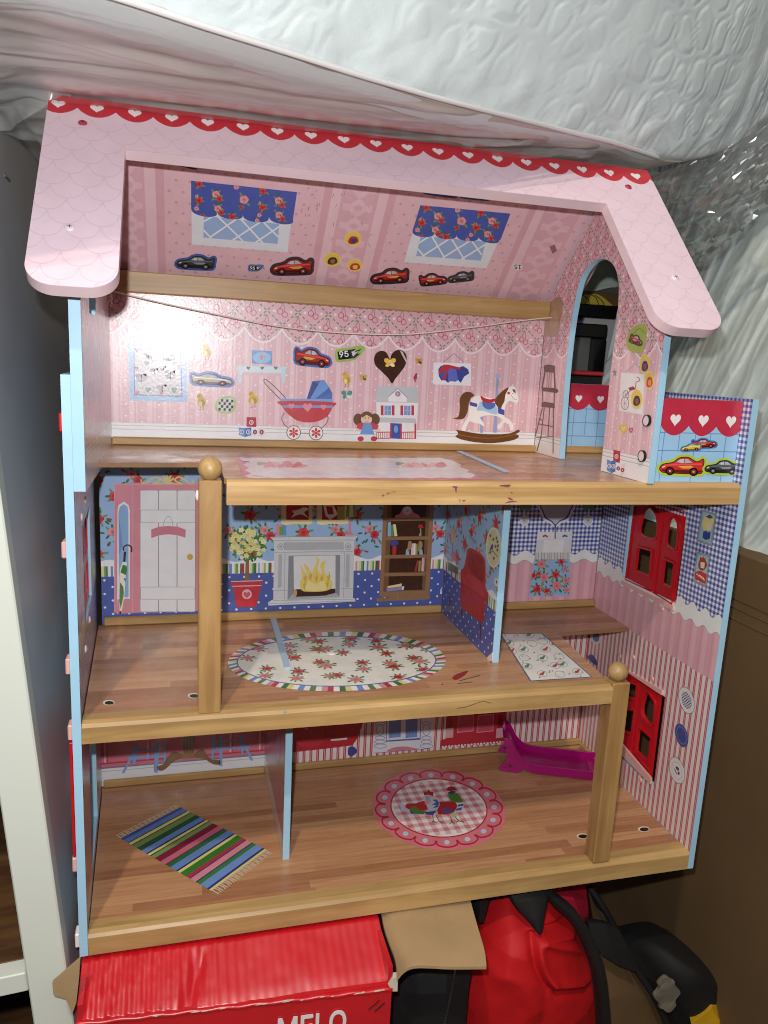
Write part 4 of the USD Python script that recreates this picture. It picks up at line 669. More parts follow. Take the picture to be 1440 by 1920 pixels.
A = Art(PB); A.p(k45((662, 550), (745, 560), (748, 645), (665, 652)), (222, 140, 166)); A.p(k45((712, 560), (750, 562), (750, 646), (714, 648)), (90, 150, 214)); A.p(k45((690, 572), (722, 572), (722, 646), (692, 646)), (110, 170, 60))
for x0 in (708, 1010): A.p(k45((x0, 380), (x0 + 262, 380), (x0 + 262, 545), (x0 + 225, 556), (x0 + 130, 548), (x0 + 30, 560), (x0, 545)), (238, 222, 166)); A.p(k45((x0 + 42, 380), (x0 + 232, 380), (x0 + 232, 516), (x0 + 42, 516)), (196, 32, 48))
A.p(smooth_line(k45((800, 440), (850, 430), (900, 410), (940, 425), (900, 455), (940, 500), (880, 470), (830, 480), (790, 500), (815, 465)), 3, True), (240, 238, 240)); A.p(k45((1060, 385), (1150, 395), (1185, 470), (1120, 515), (1080, 480)), (240, 238, 240)); A.p(k45((1085, 400), (1140, 405), (1150, 470), (1100, 470)), (196, 32, 48)); A.p(k45((1180, 400), (1240, 400), (1240, 515), (1180, 510)), (190, 180, 90))
A.p(k45((1258, 380), (1330, 380), (1345, 490), (1240, 492)), (226, 232, 190)); A.p(k45((1262, 380), (1285, 380), (1280, 490), (1250, 490)), (130, 176, 80)); A.p(k45((1310, 380), (1330, 380), (1342, 490), (1318, 490)), (130, 176, 80)); A.p(k45((1283, 492), (1300, 492), (1296, 610), (1322, 642), (1240, 644), (1275, 610)), (222, 130, 150)); A.build('mantel_print', back_mid, 'print', lift=.0004)
# bookcase
A = Art(PB); b1, b2, b3 = (156, 116, 78), (124, 88, 56), (66, 36, 18)
A.p(k66((265, 200), (692, 195), (650, 985), (232, 985)), b1); A.p(k66((205, 995), (655, 975), (655, 1005), (215, 1025)), b1); A.p(k66((300, 200), (658, 200), (615, 930), (262, 942)), b2); A.p(k66((335, 200), (628, 200), (590, 925), (305, 930)), b3)
for y0, s_ in ((318, 0), (478, 10), (632, 22), (782, 32)): A.p(k66((300 - s_, y0), (660 - s_ * 1.3, y0 - 4), (656 - s_ * 1.3, y0 + 24), (296 - s_, y0 + 30)), b1)
A.p(k66((360, 318), (365, 298), (405, 285), (430, 232), (490, 225), (520, 275), (565, 295), (572, 318)), (226, 130, 156)); A.c(*k66((466, 258))[0], 8, (222, 226, 234)); A.l(k66((455, 258), (466, 266), (480, 250)), .8, INK)
for q, c_ in (([(302, 360), (328, 352), (330, 474), (300, 475)], (140, 184, 230)), ([(328, 380), (348, 374), (352, 474), (328, 474)], (104, 150, 84)), ([(346, 374), (368, 372), (382, 472), (356, 474)], (236, 230, 180)), ([(342, 560), (374, 552), (370, 630), (340, 630)], (200, 28, 50)), ([(498, 540), (522, 532), (520, 632), (496, 632)], (236, 200, 210)), ([(522, 536), (536, 532), (534, 630), (520, 632)], (240, 236, 226)), ([(536, 540), (552, 536), (552, 630), (536, 630)], (150, 170, 100)), ([(455, 590), (480, 560), (482, 632), (452, 632)], (150, 190, 222)), ([(570, 560), (592, 590), (598, 628), (568, 630)], (150, 190, 222)), ([(548, 678), (560, 676), (545, 772), (525, 774)], (196, 28, 48)), ([(562, 682), (582, 680), (576, 770), (556, 772)], (140, 160, 84)), ([(590, 655), (612, 655), (606, 770), (582, 770)], (232, 170, 180)), ([(300, 895), (420, 872), (418, 896), (312, 910), (298, 910)], (238, 226, 150)), ([(290, 915), (430, 895), (438, 925), (292, 940)], (140, 140, 204)), ([(420, 900), (440, 895), (436, 925), (420, 930)], (230, 230, 236))): A.p(k66(*q), c_)
for x in (486, 574): A.p(smooth_line(k66((x - 10, 520), (x + 14, 520), (x + 20, 560), (x, 590), (x - 18, 600)), 4, True), (176, 140, 90))
for x, y, s_ in ((340, 530, 5), (362, 528, 5), (378, 532, 3.5), (350, 545, 4)): A.c(*k66((x, y))[0], s_, (64, 76, 150))
A.p(k66((555, 400), (565, 376), (590, 374), (602, 404)), (200, 24, 50)); A.p(k66((572, 408), (582, 408), (584, 470), (562, 472), (574, 440)), (150, 180, 110)); A.build('bookcase_print', back_mid, 'print', lift=.0004)
A = Art(PB); A.p(k66((745, 925), (760, 900), (775, 905), (772, 962), (742, 960)), (236, 236, 236)); A.l(k66((758, 915), (758, 950)), 1, (80, 84, 80)); A.build('white_tag_sticker', back_mid, 'sticker', lift=.0005)
# room wall with red armchair
A = Art(PD1); zl = PD1.px(k66((790, 745), (1140, 1010)))[:, 1]; floral(A, 73.3, 231.5, 398, zz[0], zz[1], 211, seed=9); A.build('living_room_wallpaper', room_wall_mid, 'print')
A = Art(PD1); A.p(smooth_line(k66((985, 575), (1060, 600), (1120, 660), (1130, 740), (1128, 900), (1155, 960), (1140, 1000), (1120, 1100), (1105, 1205), (1000, 1130), (920, 1060), (920, 900), (918, 770), (945, 740), (965, 650)), 4, True), (190, 30, 44)); A.p(smooth_line(k66((990, 600), (1060, 625), (1110, 690), (1112, 840), (1075, 845), (1000, 760), (975, 700)), 4, True), (160, 24, 38)); A.p(k66((935, 800), (1000, 790), (1110, 880), (1120, 1010), (1060, 960), (940, 880)), (204, 46, 58)); A.l(k66((940, 880), (1060, 955), (1120, 1010)), 1.4, (140, 20, 34))
for q in (((1080, 1190), (1092, 1200), (1090, 1345), (1078, 1340)), ((925, 1060), (938, 1070), (930, 1150), (920, 1140)), ((820, 980), (835, 985), (832, 1060), (815, 1050))): A.p(k66(*q), (110, 44, 44))
A.build('armchair_print', room_wall_mid, 'print', lift=.0004)
A = Art(PD1); A.p(ell(660 + 1198 / 4.5, 900 + 570 / 4.5, 14.5, 38), (228, 226, 204)); A.p(ell(660 + 1198 / 4.5, 900 + 570 / 4.5, 12, 34), (214, 206, 160)); A.l(k66((1150, 620), (1190, 595), (1215, 630), (1235, 650)), 1.2, (90, 60, 60)); A.p(k66((1160, 600), (1180, 545), (1195, 540), (1192, 580)), (60, 66, 150))
for x, y in ((1170, 470), (1195, 500), (1222, 490), (1230, 520), (1215, 560), (1230, 590), (1200, 660), (1170, 610), (1235, 555)): A.c(*k66((x, y))[0], 1.8, (84, 104, 66), 3)
A.build('bird_plaque_print', room_wall_mid, 'print', lift=.0004)
A = Art(PD1); q_ = k66((1222, 860))[0]; A.c(*q_, 4, (228, 228, 220), 9); A.c(*q_, 1.2, (60, 70, 60), 3); A.build('round_plaque_print', room_wall_mid, 'print', lift=.0004); A = Art(PD1); A.p(k66((832, 430), (850, 410), (872, 470), (866, 545), (838, 520)), (206, 180, 140)); A.l(k66((852, 545), (846, 700)), 1.4, (170, 100, 110)); A.p(k66((815, 690), (900, 740), (900, 800), (815, 760)), (96, 110, 96)); A.p(k66((830, 620), (870, 600), (890, 690), (850, 680)), (206, 120, 136)); A.build('lamp_table_print', room_wall_mid, 'print', lift=.0004)
chip = PD1.px(k66((1150, 1490), (1190, 1455), (1190, 1530), (1135, 1525))); obj('chipped_corner', PD1.solid(Polygon(chip).buffer(0), .0001, .0008), 'white_plastic', room_wall_mid)
# ---- bathroom
k27 = cr(920, 900, 2.77); bz = PB.px(k27((115, 380), (115, 435), (210, 600)))[:, 1]; G1, G2, G3 = (240, 242, 250), (150, 160, 214), (56, 68, 150)
def bath(A, x0, x1, zt, z0, step, ztop, zlow, per):
    A.mm(sbox(x0, z0, x1, zlow + 3), (228, 168, 182))
    for i in range(int(x0 / 17) - 1, int(x1 / 17) + 1): A.mm(sbox(i * 17, z0, i * 17 + 6.5, zlow + 3).intersection(sbox(x0, z0, x1, zt)), (236, 182, 194)); A.mm(sbox(i * 17 + 9, z0, i * 17 + 10.2, zlow + 3).intersection(sbox(x0, z0, x1, zt)), (216, 152, 168))
    boxes(A, x0, ztop - 4, x1, zt, step, G1, G2, G3); X = np.linspace(x0, x1, int(x1 - x0) + 2); A.xy([(x, ztop + 3.2 * math.sin(2 * math.pi * x / per)) for x in X] + [(x, zlow + 2.6 * math.sin(2 * math.pi * x / per)) for x in X[::-1]], (238, 240, 240)); A.xy([(x, zlow + 2.6 * math.sin(2 * math.pi * x / per)) for x in X] + [(x, zlow - .6 + 2.6 * math.sin(2 * math.pi * x / per)) for x in X[::-1]], (160, 150, 160))
A = Art(PB); bath(A, 394.3, 593, 398, 211, 2.75, bz[0], bz[1] + 2, 27); A.build('bathroom_wallpaper', back_mid, 'print', lift=.0003)
A = Art(PB); A.p(smooth_line(k27((255, 120), (258, 170), (275, 210), (310, 228), (335, 248), (365, 225), (400, 212), (425, 165), (428, 120)), 4, True), (232, 232, 238)); A.p(smooth_line(k27((264, 120), (268, 165), (284, 200), (312, 216), (335, 236), (360, 215), (395, 200), (415, 160), (418, 120)), 4, True), (76, 82, 160)); A.p(smooth_line(k27((270, 120), (274, 162), (290, 195), (316, 210), (335, 229), (357, 209), (388, 194), (408, 158), (412, 120)), 4, True), (196, 200, 212)); A.build('mirror_print', back_mid, 'print', lift=.0005)
A = Art(PB); A.p(k27((243, 270), (425, 268), (412, 412), (228, 412)), (222, 224, 230)); A.p(k27((243, 270), (425, 268), (420, 308), (238, 310)), (234, 234, 238)); A.p(k27((276, 312), (382, 312), (374, 376), (270, 376)), (240, 240, 244)); A.l(k27((335, 235), (334, 305)), 2.6, (120, 130, 150))
for x, c_ in ((270, (176, 40, 56)), (372, (60, 80, 160))):
    for d in (-8, 0, 9): A.c(*k27((x + d + 12, 288 + (4 if d else 0)))[0], 1.9, c_)
for i in range(22): A.p(k27((228 + i * 8.3, 376), (228 + i * 8.3 + 4, 376), (228 + i * 8.3 + 4, 412), (228 + i * 8.3, 412)), [(140, 170, 120), (222, 170, 170), (150, 150, 206), (226, 220, 180)][i % 4])
A.p(k27((225, 412), (410, 410), (408, 600), (196, 605)), (150, 190, 234)); cl = Polygon(PB.px(k27((225, 412), (410, 410), (408, 600), (196, 605)))); B = Art(PB)
for i, (x, y, s_) in enumerate(((262, 436, 8), (365, 424, 6), (385, 462, 4.5), (222, 496, 6), (275, 505, 8), (335, 492, 7.5), (390, 520, 6), (242, 566, 8.5), (342, 548, 8.5), (290, 575, 6), (395, 570, 5), (250, 485, 4), (310, 600, 4))): f = lambda q, c_: B.mm(Polygon(PB.px(q)).buffer(0).intersection(cl), c_); rose(B, *k27((x, y))[0], s_, RED if i % 2 else (232, 120, 134), (240, 150, 156), 7, i, f)
A.build('washbasin_print', back_mid, 'print', lift=.0005); B.build('curtain_roses', back_mid, 'print', lift=.0007)
for x in (175, 505):
    A = Art(PB); A.p(k27((x - 28, 110), (x + 38, 110), (x + 34, 160), (x + 4, 150), (x - 24, 162)), (110, 150, 90)); A.c(*k27((x, 210))[0], 9, (232, 232, 236), 10); A.c(*k27((x, 210))[0], 7.2, (208, 210, 214), 8); A.c(*k27((x, 210))[0], 2.2, (150, 150, 156)); A.l(k27((x + 2, 160), (x, 185)), 2.6, (226, 228, 232)); A.build('wall_lamp_print', back_mid, 'print', lift=.0005)
# right wall: bathroom above, kitchen stripes below
rz = PR.px(k27((965, 625), (960, 670), (1180, 1065), (550, 400)) + [(1344, 1278), (1175, 1180)]); za, zb_ = rz[0][1], rz[1][1]; zk = (rz[4][1] + rz[5][1]) / 2
A = Art(PR); boxes(A, .2, Z2 * 1000, 233, 486, 2.75, G1, G2, G3); bath(A, .2, 233, Z2 * 1000, zk, 2.75, rz[3][1] * .5 + za * .5 + 1.5, zb_ * .5 + rz[3][1] * .5 - 11, 20)
def kitchen_stripes(A, x0, x1, z0, z1, per=8.3):
    A.mm(sbox(x0, z0, x1, z1), (236, 226, 224)); C_ = sbox(x0, z0, x1, z1)
    for i in range(int(x0 / per) - 1, int(x1 / per) + 2):
        A.mm(sbox(i * per, z0, i * per + 3.4, z1).intersection(C_), (198, 62, 84)); A.mm(sbox(i * per + 1.25, z0, i * per + 2.15, z1).intersection(C_), (232, 170, 176))
kitchen_stripes(A, .2, 233, BH * 1000 + .6, zk); wc = sbox(0, 19, 233, 486).difference(H_UP).difference(H_LO)
A.items = [(g.intersection(wc), c_) for g, c_ in A.items if not g.intersection(wc).is_empty]; A.build('room_wallpaper', right_wall, 'print_gloss')
def card(pts, inner, art):
    A = Art(PR); A.p(k27(*pts), (150, 154, 156)); A.p(k27(*inner), (150, 196, 210)); art(A); A.build('portrait_print', right_wall, 'print', lift=.0004)
SK = (240, 208, 174)
card([(1100, 152), (1175, 175), (1150, 345), (1072, 318)], [(1106, 165), (1166, 182), (1144, 332), (1082, 308)], lambda A: [A.p(k27((1105, 210), (1125, 180), (1158, 190), (1160, 215), (1140, 260), (1105, 255)), (232, 214, 120), True), A.p(k27((1118, 190), (1140, 178), (1158, 195), (1140, 202)), (70, 80, 150)), A.p(k27((1122, 222), (1150, 226), (1146, 262), (1122, 258)), SK), A.p(k27((1105, 270), (1120, 262), (1130, 272), (1145, 268), (1140, 305), (1118, 312), (1102, 300)), (50, 66, 150))])
card([(1072, 370), (1140, 392), (1122, 560), (1055, 530)], [(1078, 384), (1132, 402), (1116, 544), (1062, 518)], lambda A: [A.p(k27((1080, 440), (1090, 410), (1115, 412), (1125, 445), (1105, 470), (1085, 462)), (150, 66, 40), True), A.p(k27((1092, 425), (1115, 430), (1110, 460), (1092, 456)), SK), A.p(k27((1088, 412), (1090, 396), (1100, 406), (1106, 394), (1112, 408), (1120, 402), (1116, 422)), (190, 44, 40)), A.p(k27((1062, 478), (1090, 470), (1125, 490), (1116, 540), (1064, 516)), (200, 50, 50)), *[A.c(*k27((1074 + i * 9 % 40, 490 + i * 7 % 36))[0], 1.5, (236, 220, 190)) for i in range(9)]])
for i, (x, y) in enumerate(((945, 540), (875, 1025), (812, 1510))):
    A = Art(PR); cx, cy = k2((x, y))[0]; rx, ry, ro = (13.2, 25.5, -16) if i != 1 else (11.5, 23, -16)
    if i == 1: A.c(cx, cy, rx, (74, 88, 158), ry, ro, 36); A.c(cx, cy, rx * .72, (120, 136, 196), ry * .76, ro); A.c(cx, cy, rx * .66, (66, 78, 148), ry * .7, ro)
    else:
        A.c(cx, cy, rx + .7, (70, 66, 80), ry + .9, ro); A.c(cx, cy, rx, (230, 226, 226), ry, ro)
        if i == 0:
            cl = Polygon(PR.px(ell(cx, cy, rx * .66, ry * .68, ro)))
            for a in range(-5, 6):
                for b in range(-6, 7):
                    if (a + b) % 2 == 0: q = cl.centroid; A.mm(sbox(q.x + a * 1.7 - .85, q.y + b * 1.7 - .85, q.x + a * 1.7 + .85, q.y + b * 1.7 + .85).intersection(cl), (64, 66, 130))
        else: A.c(cx, cy, rx * .68, (206, 200, 196), ry * .68, ro); A.c(cx, cy, rx * .62, (232, 228, 226), ry * .62, ro); A.p(k2((790, 1470), (810, 1450), (840, 1480), (835, 1520), (815, 1510)), (70, 76, 140)); A.p(k2((770, 1485), (782, 1480), (815, 1560), (805, 1565)), (70, 76, 140)); A.c(*k2((835, 1550))[0], 2, (70, 76, 140), 3.2)
    A.build('wall_plate_print', right_wall, 'print', lift=.0004)
for q in (((545, 785), (575, 790), (572, 840), (550, 855), (525, 835), (522, 800)), ((525, 905), (550, 935), (552, 965), (505, 925))):
    A = Art(PR); A.p(k27(*q), (228, 224, 226) if q[0][1] < 800 else (74, 88, 158), True)
    if q[0][1] < 800: A.p([( (a - 549) * .62 + 549, (b - 818) * .62 + 818) for a, b in q] and k27(*[((a - 549) * .62 + 549, (b - 818) * .62 + 818) for a, b in q]), (110, 116, 176), True)
    A.build('wall_plate_print', right_wall, 'print', lift=.0004)

# ---- kitchen and dining room (lowest storey)
kd_ = cr(100, 1340, 2.667); kk3 = cr(520, 1300, 3)
A = Art(PB); kitchen_stripes(A, 186, 592.8, BH * 1000, 202); A.mm(sbox(-3.2, BH * 1000, 179, 202), (212, 110, 134))
for i in range(5): A.mm(Point(10 + i * 46, 120).buffer(30).difference(Point(22 + i * 46, 120).buffer(29)).intersection(sbox(-3.2, 40, 179, 202)), (190, 40, 70))
for x in (0, 46, 92, 138, 172): A.mm(sbox(x, 48, x + 1.6, 202), (234, 190, 200)); A.mm(sbox(x + 3, 48, x + 4, 202), (190, 40, 70))
dz = PB.px(kd_((560, 262), (560, 275), (700, 262)))[:, 1]; A.mm(sbox(-3.2, BH * 1000, 179, 42), (228, 230, 236)); A.mm(sbox(-3.2, 40.6, 179, 42.4), (120, 120, 150)); A.mm(sbox(-3.2, 37, 179, 37.6), (170, 172, 186)); A.mm(sbox(-3.2, 46, 179, 48), (190, 44, 72)); A.build('kitchen_wallpaper', back_low, 'print')
bs = (126, 166, 222); SQ = (((415, 150), (428, 150), (355, 292), (342, 292)), ((505, 140), (530, 140), (522, 290), (503, 288)), ((552, 140), (562, 140), (565, 235), (552, 240)), ((400, 150), (425, 150), (412, 245), (394, 246)), ((372, 210), (560, 200), (560, 212), (372, 224)), ((385, 180), (500, 172), (500, 180), (385, 190)), ((830, 105), (845, 105), (845, 258), (830, 256)), ((795, 110), (812, 110), (800, 225), (788, 222)), ((920, 100), (938, 100), (1000, 228), (988, 230)), ((935, 105), (950, 105), (950, 200), (938, 200)), ((800, 165), (985, 155), (985, 166), (800, 178)), ((810, 130), (925, 122), (925, 130), (810, 140)), ((845, 110), (850, 110), (800, 200), (792, 200)))
for side in (0, 1):
    A = Art(PB)
    for q in SQ:
        if (q[0][0] > 640) == side: A.p(kd_(*q), (76, 106, 190)); A.p(kd_(*[(x + (2 if i % 2 else -1), y) for i, (x, y) in enumerate(q)]), bs)
    A.build('stool_print', back_low, 'print', lift=.0004)
A = Art(PB); A.p(kd_((645, 100), (710, 100), (702, 195), (650, 198)), (136, 100, 58)); A.p(kd_((632, 195), (718, 190), (722, 215), (630, 222)), (146, 108, 62))
for x in (658, 672, 686, 700): A.l(kd_((x, 100), (x - 2, 194)), .9, (96, 66, 36))
A.p(smooth_line(kd_((640, 195), (600, 185), (570, 215), (552, 245), (520, 258), (530, 280), (560, 272), (600, 235), (640, 215)), 4, True), (128, 92, 52)); A.p(smooth_line(kd_((708, 190), (745, 170), (765, 195), (790, 222), (830, 225), (832, 248), (795, 246), (755, 220), (712, 212)), 4, True), (128, 92, 52)); A.build('table_print', back_low, 'print', lift=.0004)
A = Art(PB); rd = (190, 22, 44); A.p(smooth_line(kk3((60, 120), (455, 120), (458, 225), (430, 280), (390, 296), (95, 330), (60, 330)), 3, True), rd); A.c(*kk3((165, 212))[0], 7, (220, 216, 216), 5); A.l(kk3((305, 262), (388, 254)), 3.4, (236, 230, 228), cap='round'); A.l(kk3((270, 190), (268, 312)), .8, (140, 14, 30)); A.c(*kk3((175, 250))[0], 28, (200, 34, 56), 17); A.p(smooth_line(kk3((400, 305), (430, 300), (448, 325), (425, 350), (398, 345)), 4, True), (60, 72, 160)); A.build('stove_print', back_low, 'print', lift=.0004)
A = Art(PB); wb, lb = (226, 230, 240), (86, 106, 180)
A.p(kk3((560, 120), (868, 110), (868, 290), (845, 310), (545, 335), (540, 300), (560, 285)), wb); A.p(kk3((612, 120), (810, 110), (805, 260), (610, 272)), lb); A.p(kk3((616, 120), (806, 110), (801, 250), (614, 264)), wb)
for a, b in ((628, 698), (722, 790)): A.p(kk3((a, 120), (b, 116), (b - 4, 244), (a - 2, 252)), (120, 156, 220)); [A.l(kk3((x, 120), (x - 2, 246)), .5, (80, 110, 190)) for x in range(a + 6, b - 2, 8)]
for x in (578, 838):
    for y, rx, ry in ((170, 9, 4), (205, 7, 11), (250, 9, 4), (272, 10.5, 4), (296, 12, 4.4)): A.c(*kk3((x, y))[0], rx, lb, ry); A.c(*kk3((x, y))[0], rx - .9, wb, ry - .9)
A.p(smooth_line(kk3((615, 325), (650, 305), (720, 298), (780, 308), (790, 312), (700, 322)), 3, True), (222, 130, 146)); A.l(kk3((545, 335), (845, 311)), 1, lb); A.build('blue_dresser_print', back_low, 'print', lift=.0004)
A = Art(PB); A.p(kk3((950, 120), (1290, 90), (1285, 240), (1300, 275), (915, 305), (920, 262), (945, 255)), (196, 30, 54))
for a, b in ((1018, 1104), (1128, 1216)): A.p(kk3((a, 125), (b, 115), (b - 2, 212), (a - 8, 222)), (226, 150, 164)); A.p(kk3((a + 3, 128), (b - 3, 119), (b - 5, 208), (a - 4, 217)), (206, 70, 96))
for x in (948, 1232): A.p(kk3((x, 198), (x + 42, 192), (x + 40, 246), (x - 4, 252)), (222, 170, 174)); A.p(kk3((x + 10, 120), (x + 34, 116), (x + 32, 190), (x + 8, 194)), (170, 16, 36))
for i in range(20): A.c(*kk3((930 + i * 18, 300 - i * 1.5))[0], 2.2, (238, 230, 230), 1.6)
A.build('red_dresser_print', back_low, 'print', lift=.0004)
A = Art(PD0); A.mm(sbox(67.8, 20, 231.5, 201.5), (200, 120, 140)); A.mm(sbox(67.8, 20, 231.5, 42), (226, 226, 230))
for i in range(5): A.mm(Point(80 + i * 40, 120).buffer(26).difference(Point(90 + i * 40, 120).buffer(25)).intersection(sbox(68, 44, 231, 201)), (180, 50, 80))
A.build('dining_wallpaper', room_wall_low, 'print_gloss')
A = Art(PL); wl = sbox(.2, 0, 231.5, 483).difference(hole_mid).difference(hole_low); floral(A, .3, 231.5, 397, zz[0], zz[1], 211, seed=21); A.mm(sbox(.3, 19, 231.5, 203), (206, 116, 138)); A.mm(sbox(.3, 19, 231.5, 42), (222, 222, 228)); A.mm(sbox(.3, 203, 231.5, 211), (150, 108, 78))
A.items = [(g.intersection(wl), c_) for g, c_ in A.items if not g.intersection(wl).is_empty]; A.build('room_wallpaper', left_wall, 'print_gloss')

# ---- laminate floors and printed rugs
def laminate(pl, poly, name, parent, seed, y0=12, wid=12.5):
    A = Art(pl); r_ = random.Random(seed); P_ = Polygon(poly); x0, _, x1, y1 = P_.bounds; j = 0; cols = [(194, 142, 98), (188, 134, 91), (199, 147, 101), (181, 126, 84), (194, 142, 98), (204, 152, 106), (171, 117, 78)]
    y = y0
    while y < y1:
        x = x0 - r_.random() * 90; w = wid * r_.choice([.8, 1, 1, 1.3])
        while x < x1: L = 90 + 190 * r_.random(); c_ = cols[r_.randrange(len(cols))]; A.mm(sbox(x, y, x + L, y + w).intersection(P_), c_); x += L
        y += w
    A.build(name, parent, 'print_wood')
n_ = {'a': ('attribute', {'attribute': 'ink'}), 'g': ('geometry', {}), 'm': ('mapping', {'scale': (.06, 1, 1)}), 'n': ('noise_texture', {'scale': 260, 'detail': 6, 'roughness': .7}), 'r': ('rgb_ramp', {'ramp': [(.3, (.76, .70, .66)), (.55, (1, 1, 1)), (.75, (1.12, 1.1, 1.06))]}), 'x': ('mix', {'mix_type': 'multiply', 'fac': 1.0}), 'n2': ('noise_texture', {'scale': 45, 'detail': 5}), 'rr': ('rgb_ramp', {'ramp': [(.3, (.18,) * 3), (.75, (.38,) * 3)]}), 'p': ('principled_bsdf', {})}
MAT['print_wood'] = usdkit.material(stage, '/World/Looks/print_wood', n_, [('g.position', 'm.vector'), ('m.vector', 'n.vector'), ('n.fac', 'r.fac'), ('a.color', 'x.color1'), ('r.color', 'x.color2'), ('x.color', 'p.base_color'), ('g.position', 'n2.vector'), ('n2.fac', 'rr.fac'), ('rr.color', 'p.roughness')], surface='p.BSDF')
laminate(PF0, [(6.8, 16.7), (592.8, 16.7), (592.8, 228), (-2, 228)], 'laminate_print', floor0, 4); laminate(PF1, [(6.9, 16.7), (482, 16.7)] + cut1[2:5] + [(592.8, 228), (-2, 228)], 'laminate_print', floor1, 5); laminate(PF2, [(15.4, 96.2), (101, 103.2), (117.2, 103.2), (117.2, 12.9), (592.8, 12.9), (592.8, 228), (14, 228)], 'laminate_print', floor2, 6)
A = Art(PF0); A.c(823, 1519, 125.5, (222, 118, 134), 75, 6, 60)                           # kitchen rug with two hens
c0 = np.array([823.0, 1518]); rot = math.radians(5)
def onr(f, t, cx=823, cy=1517): x, y = 125.5 * f * math.cos(t), 75 * f * math.sin(t); return (cx + x * math.cos(rot) - y * math.sin(rot), cy + x * math.sin(rot) + y * math.cos(rot))
for i in range(16):
    t0 = (i + .5) * math.pi / 8; A.l([onr(.80, t0 - .19), onr(.90, t0 - .17), onr(.945, t0 - .08), onr(.955, t0), onr(.945, t0 + .08), onr(.90, t0 + .17), onr(.80, t0 + .19)], 3.0, (190, 24, 54), True); A.c(*onr(.835, t0), 5.2, (196, 206, 228), 4.2)
A.c(823, 1515.5, 91.5, (190, 24, 54), 55.5, 5, 60); A.c(823, 1515.5, 89, (238, 232, 226), 53.2, 5, 60); cl = Polygon(PF0.px(ell(823, 1515.5, 89, 53.2, 5, 60))); q = cl.centroid
for a in range(-8, 9):
    for b in range(-8, 9):
        if a % 2 or b % 2: A.mm(sbox(q.x + a * 6 - 3, q.y + b * 6 - 3, q.x + a * 6 + 3, q.y + b * 6 + 3).intersection(cl), (208, 124, 138) if a % 2 and b % 2 else (226, 180, 188))
A.build('hen_rug_print', floor0, 'print_floor', lift=.0004)
kr = cr(690, 1430, 5.333); A = Art(PF0)
for pts, c_ in (([(360, 430), (330, 400), (315, 440), (345, 480), (380, 500), (410, 490)], (196, 206, 226)), ([(385, 415), (480, 410), (560, 385), (600, 420), (600, 470), (520, 490), (420, 480), (370, 450)], (196, 30, 40)), ([(430, 450), (470, 440), (520, 480), (570, 490), (560, 520), (460, 515), (415, 490)], (90, 140, 50)), ([(415, 485), (480, 515), (430, 515)], (66, 80, 160)), ([(570, 340), (600, 330), (640, 360), (690, 370), (715, 420), (700, 480), (640, 530), (560, 515), (600, 470), (580, 420), (560, 380)], (200, 208, 230)), ([(560, 500), (640, 490), (690, 480), (650, 530), (590, 525)], (70, 80, 160)), ([(640, 375), (690, 370), (712, 410), (700, 450), (650, 460), (680, 430), (640, 425), (680, 400)], (80, 96, 170)), ([(560, 330), (555, 290), (590, 300), (600, 270), (625, 295), (655, 300), (650, 340), (600, 325)], (170, 24, 34)), ([(580, 360), (620, 350), (630, 400), (590, 420), (565, 420)], (222, 160, 160)), ([(570, 345), (600, 335), (615, 365), (585, 385)], (130, 170, 214)),
                ([(715, 400), (800, 390), (870, 395), (900, 440), (860, 500), (780, 525), (700, 520), (690, 480), (715, 430)], (188, 26, 44)), ([(735, 470), (790, 455), (850, 475), (820, 505), (750, 505)], (80, 84, 160)), ([(800, 300), (850, 290), (890, 310), (930, 350), (950, 400), (900, 405), (830, 390), (805, 350)], (70, 136, 50)), ([(795, 310), (830, 285), (880, 290), (850, 320)], (56, 60, 120)), ([(890, 405), (955, 400), (955, 450), (920, 500), (860, 495), (890, 450)], (216, 220, 232)), ([(900, 425), (955, 415), (952, 435), (895, 445)], (70, 96, 170)), ([(885, 465), (945, 450), (930, 480), (870, 485)], (70, 96, 170)), ([(780, 270), (800, 250), (830, 240), (870, 250), (890, 290), (860, 280), (830, 290), (800, 285)], (170, 24, 34)), ([(820, 520), (900, 500), (880, 560), (850, 550), (815, 545)], (180, 196, 140))): A.p(kr(*pts), c_)
for pts in (((645, 530), (655, 590), (690, 610)), ((655, 590), (640, 600)), ((680, 530), (710, 590), (750, 605)), ((825, 545), (840, 595), (870, 620)), ((840, 595), (815, 620)), ((870, 545), (905, 585), (960, 600)), ((905, 585), (880, 605))): A.l(kr(*pts), 1.5, (76, 104, 50))
A.build('hen_print', floor0, 'print_floor', lift=.0006)
A = Art(PF0); P0, P1, P2, P3 = (np.array(PF0.px([q])[0]) for q in ((226, 1573), (338, 1514), (500, 1594), (396, 1671)))      # striped rug
st = [((60, 84, 150), 3), ((92, 126, 196), 5), ((40, 50, 110), 1), ((224, 216, 110), 3), ((40, 50, 110), 1), ((120, 150, 70), 5), ((40, 90, 70), 5), ((100, 140, 206), 5), ((40, 50, 110), 1.5), ((224, 216, 110), 2.5), ((40, 50, 110), 1), ((130, 160, 76), 4), ((70, 60, 110), 1), ((150, 20, 50), 4), ((70, 60, 110), 1), ((214, 104, 120), 5), ((60, 60, 120), 1), ((50, 110, 60), 4), ((100, 140, 206), 6), ((40, 50, 110), 1.5), ((232, 220, 120), 2.5), ((60, 130, 50), 6), ((190, 40, 70), 3), ((70, 60, 130), 1), ((226, 140, 156), 5), ((60, 60, 120), 1), ((60, 130, 70), 3.5), ((110, 150, 216), 6.5), ((50, 60, 130), 2), ((226, 214, 120), 2)]
tot = sum(w for _, w in st); acc = 0
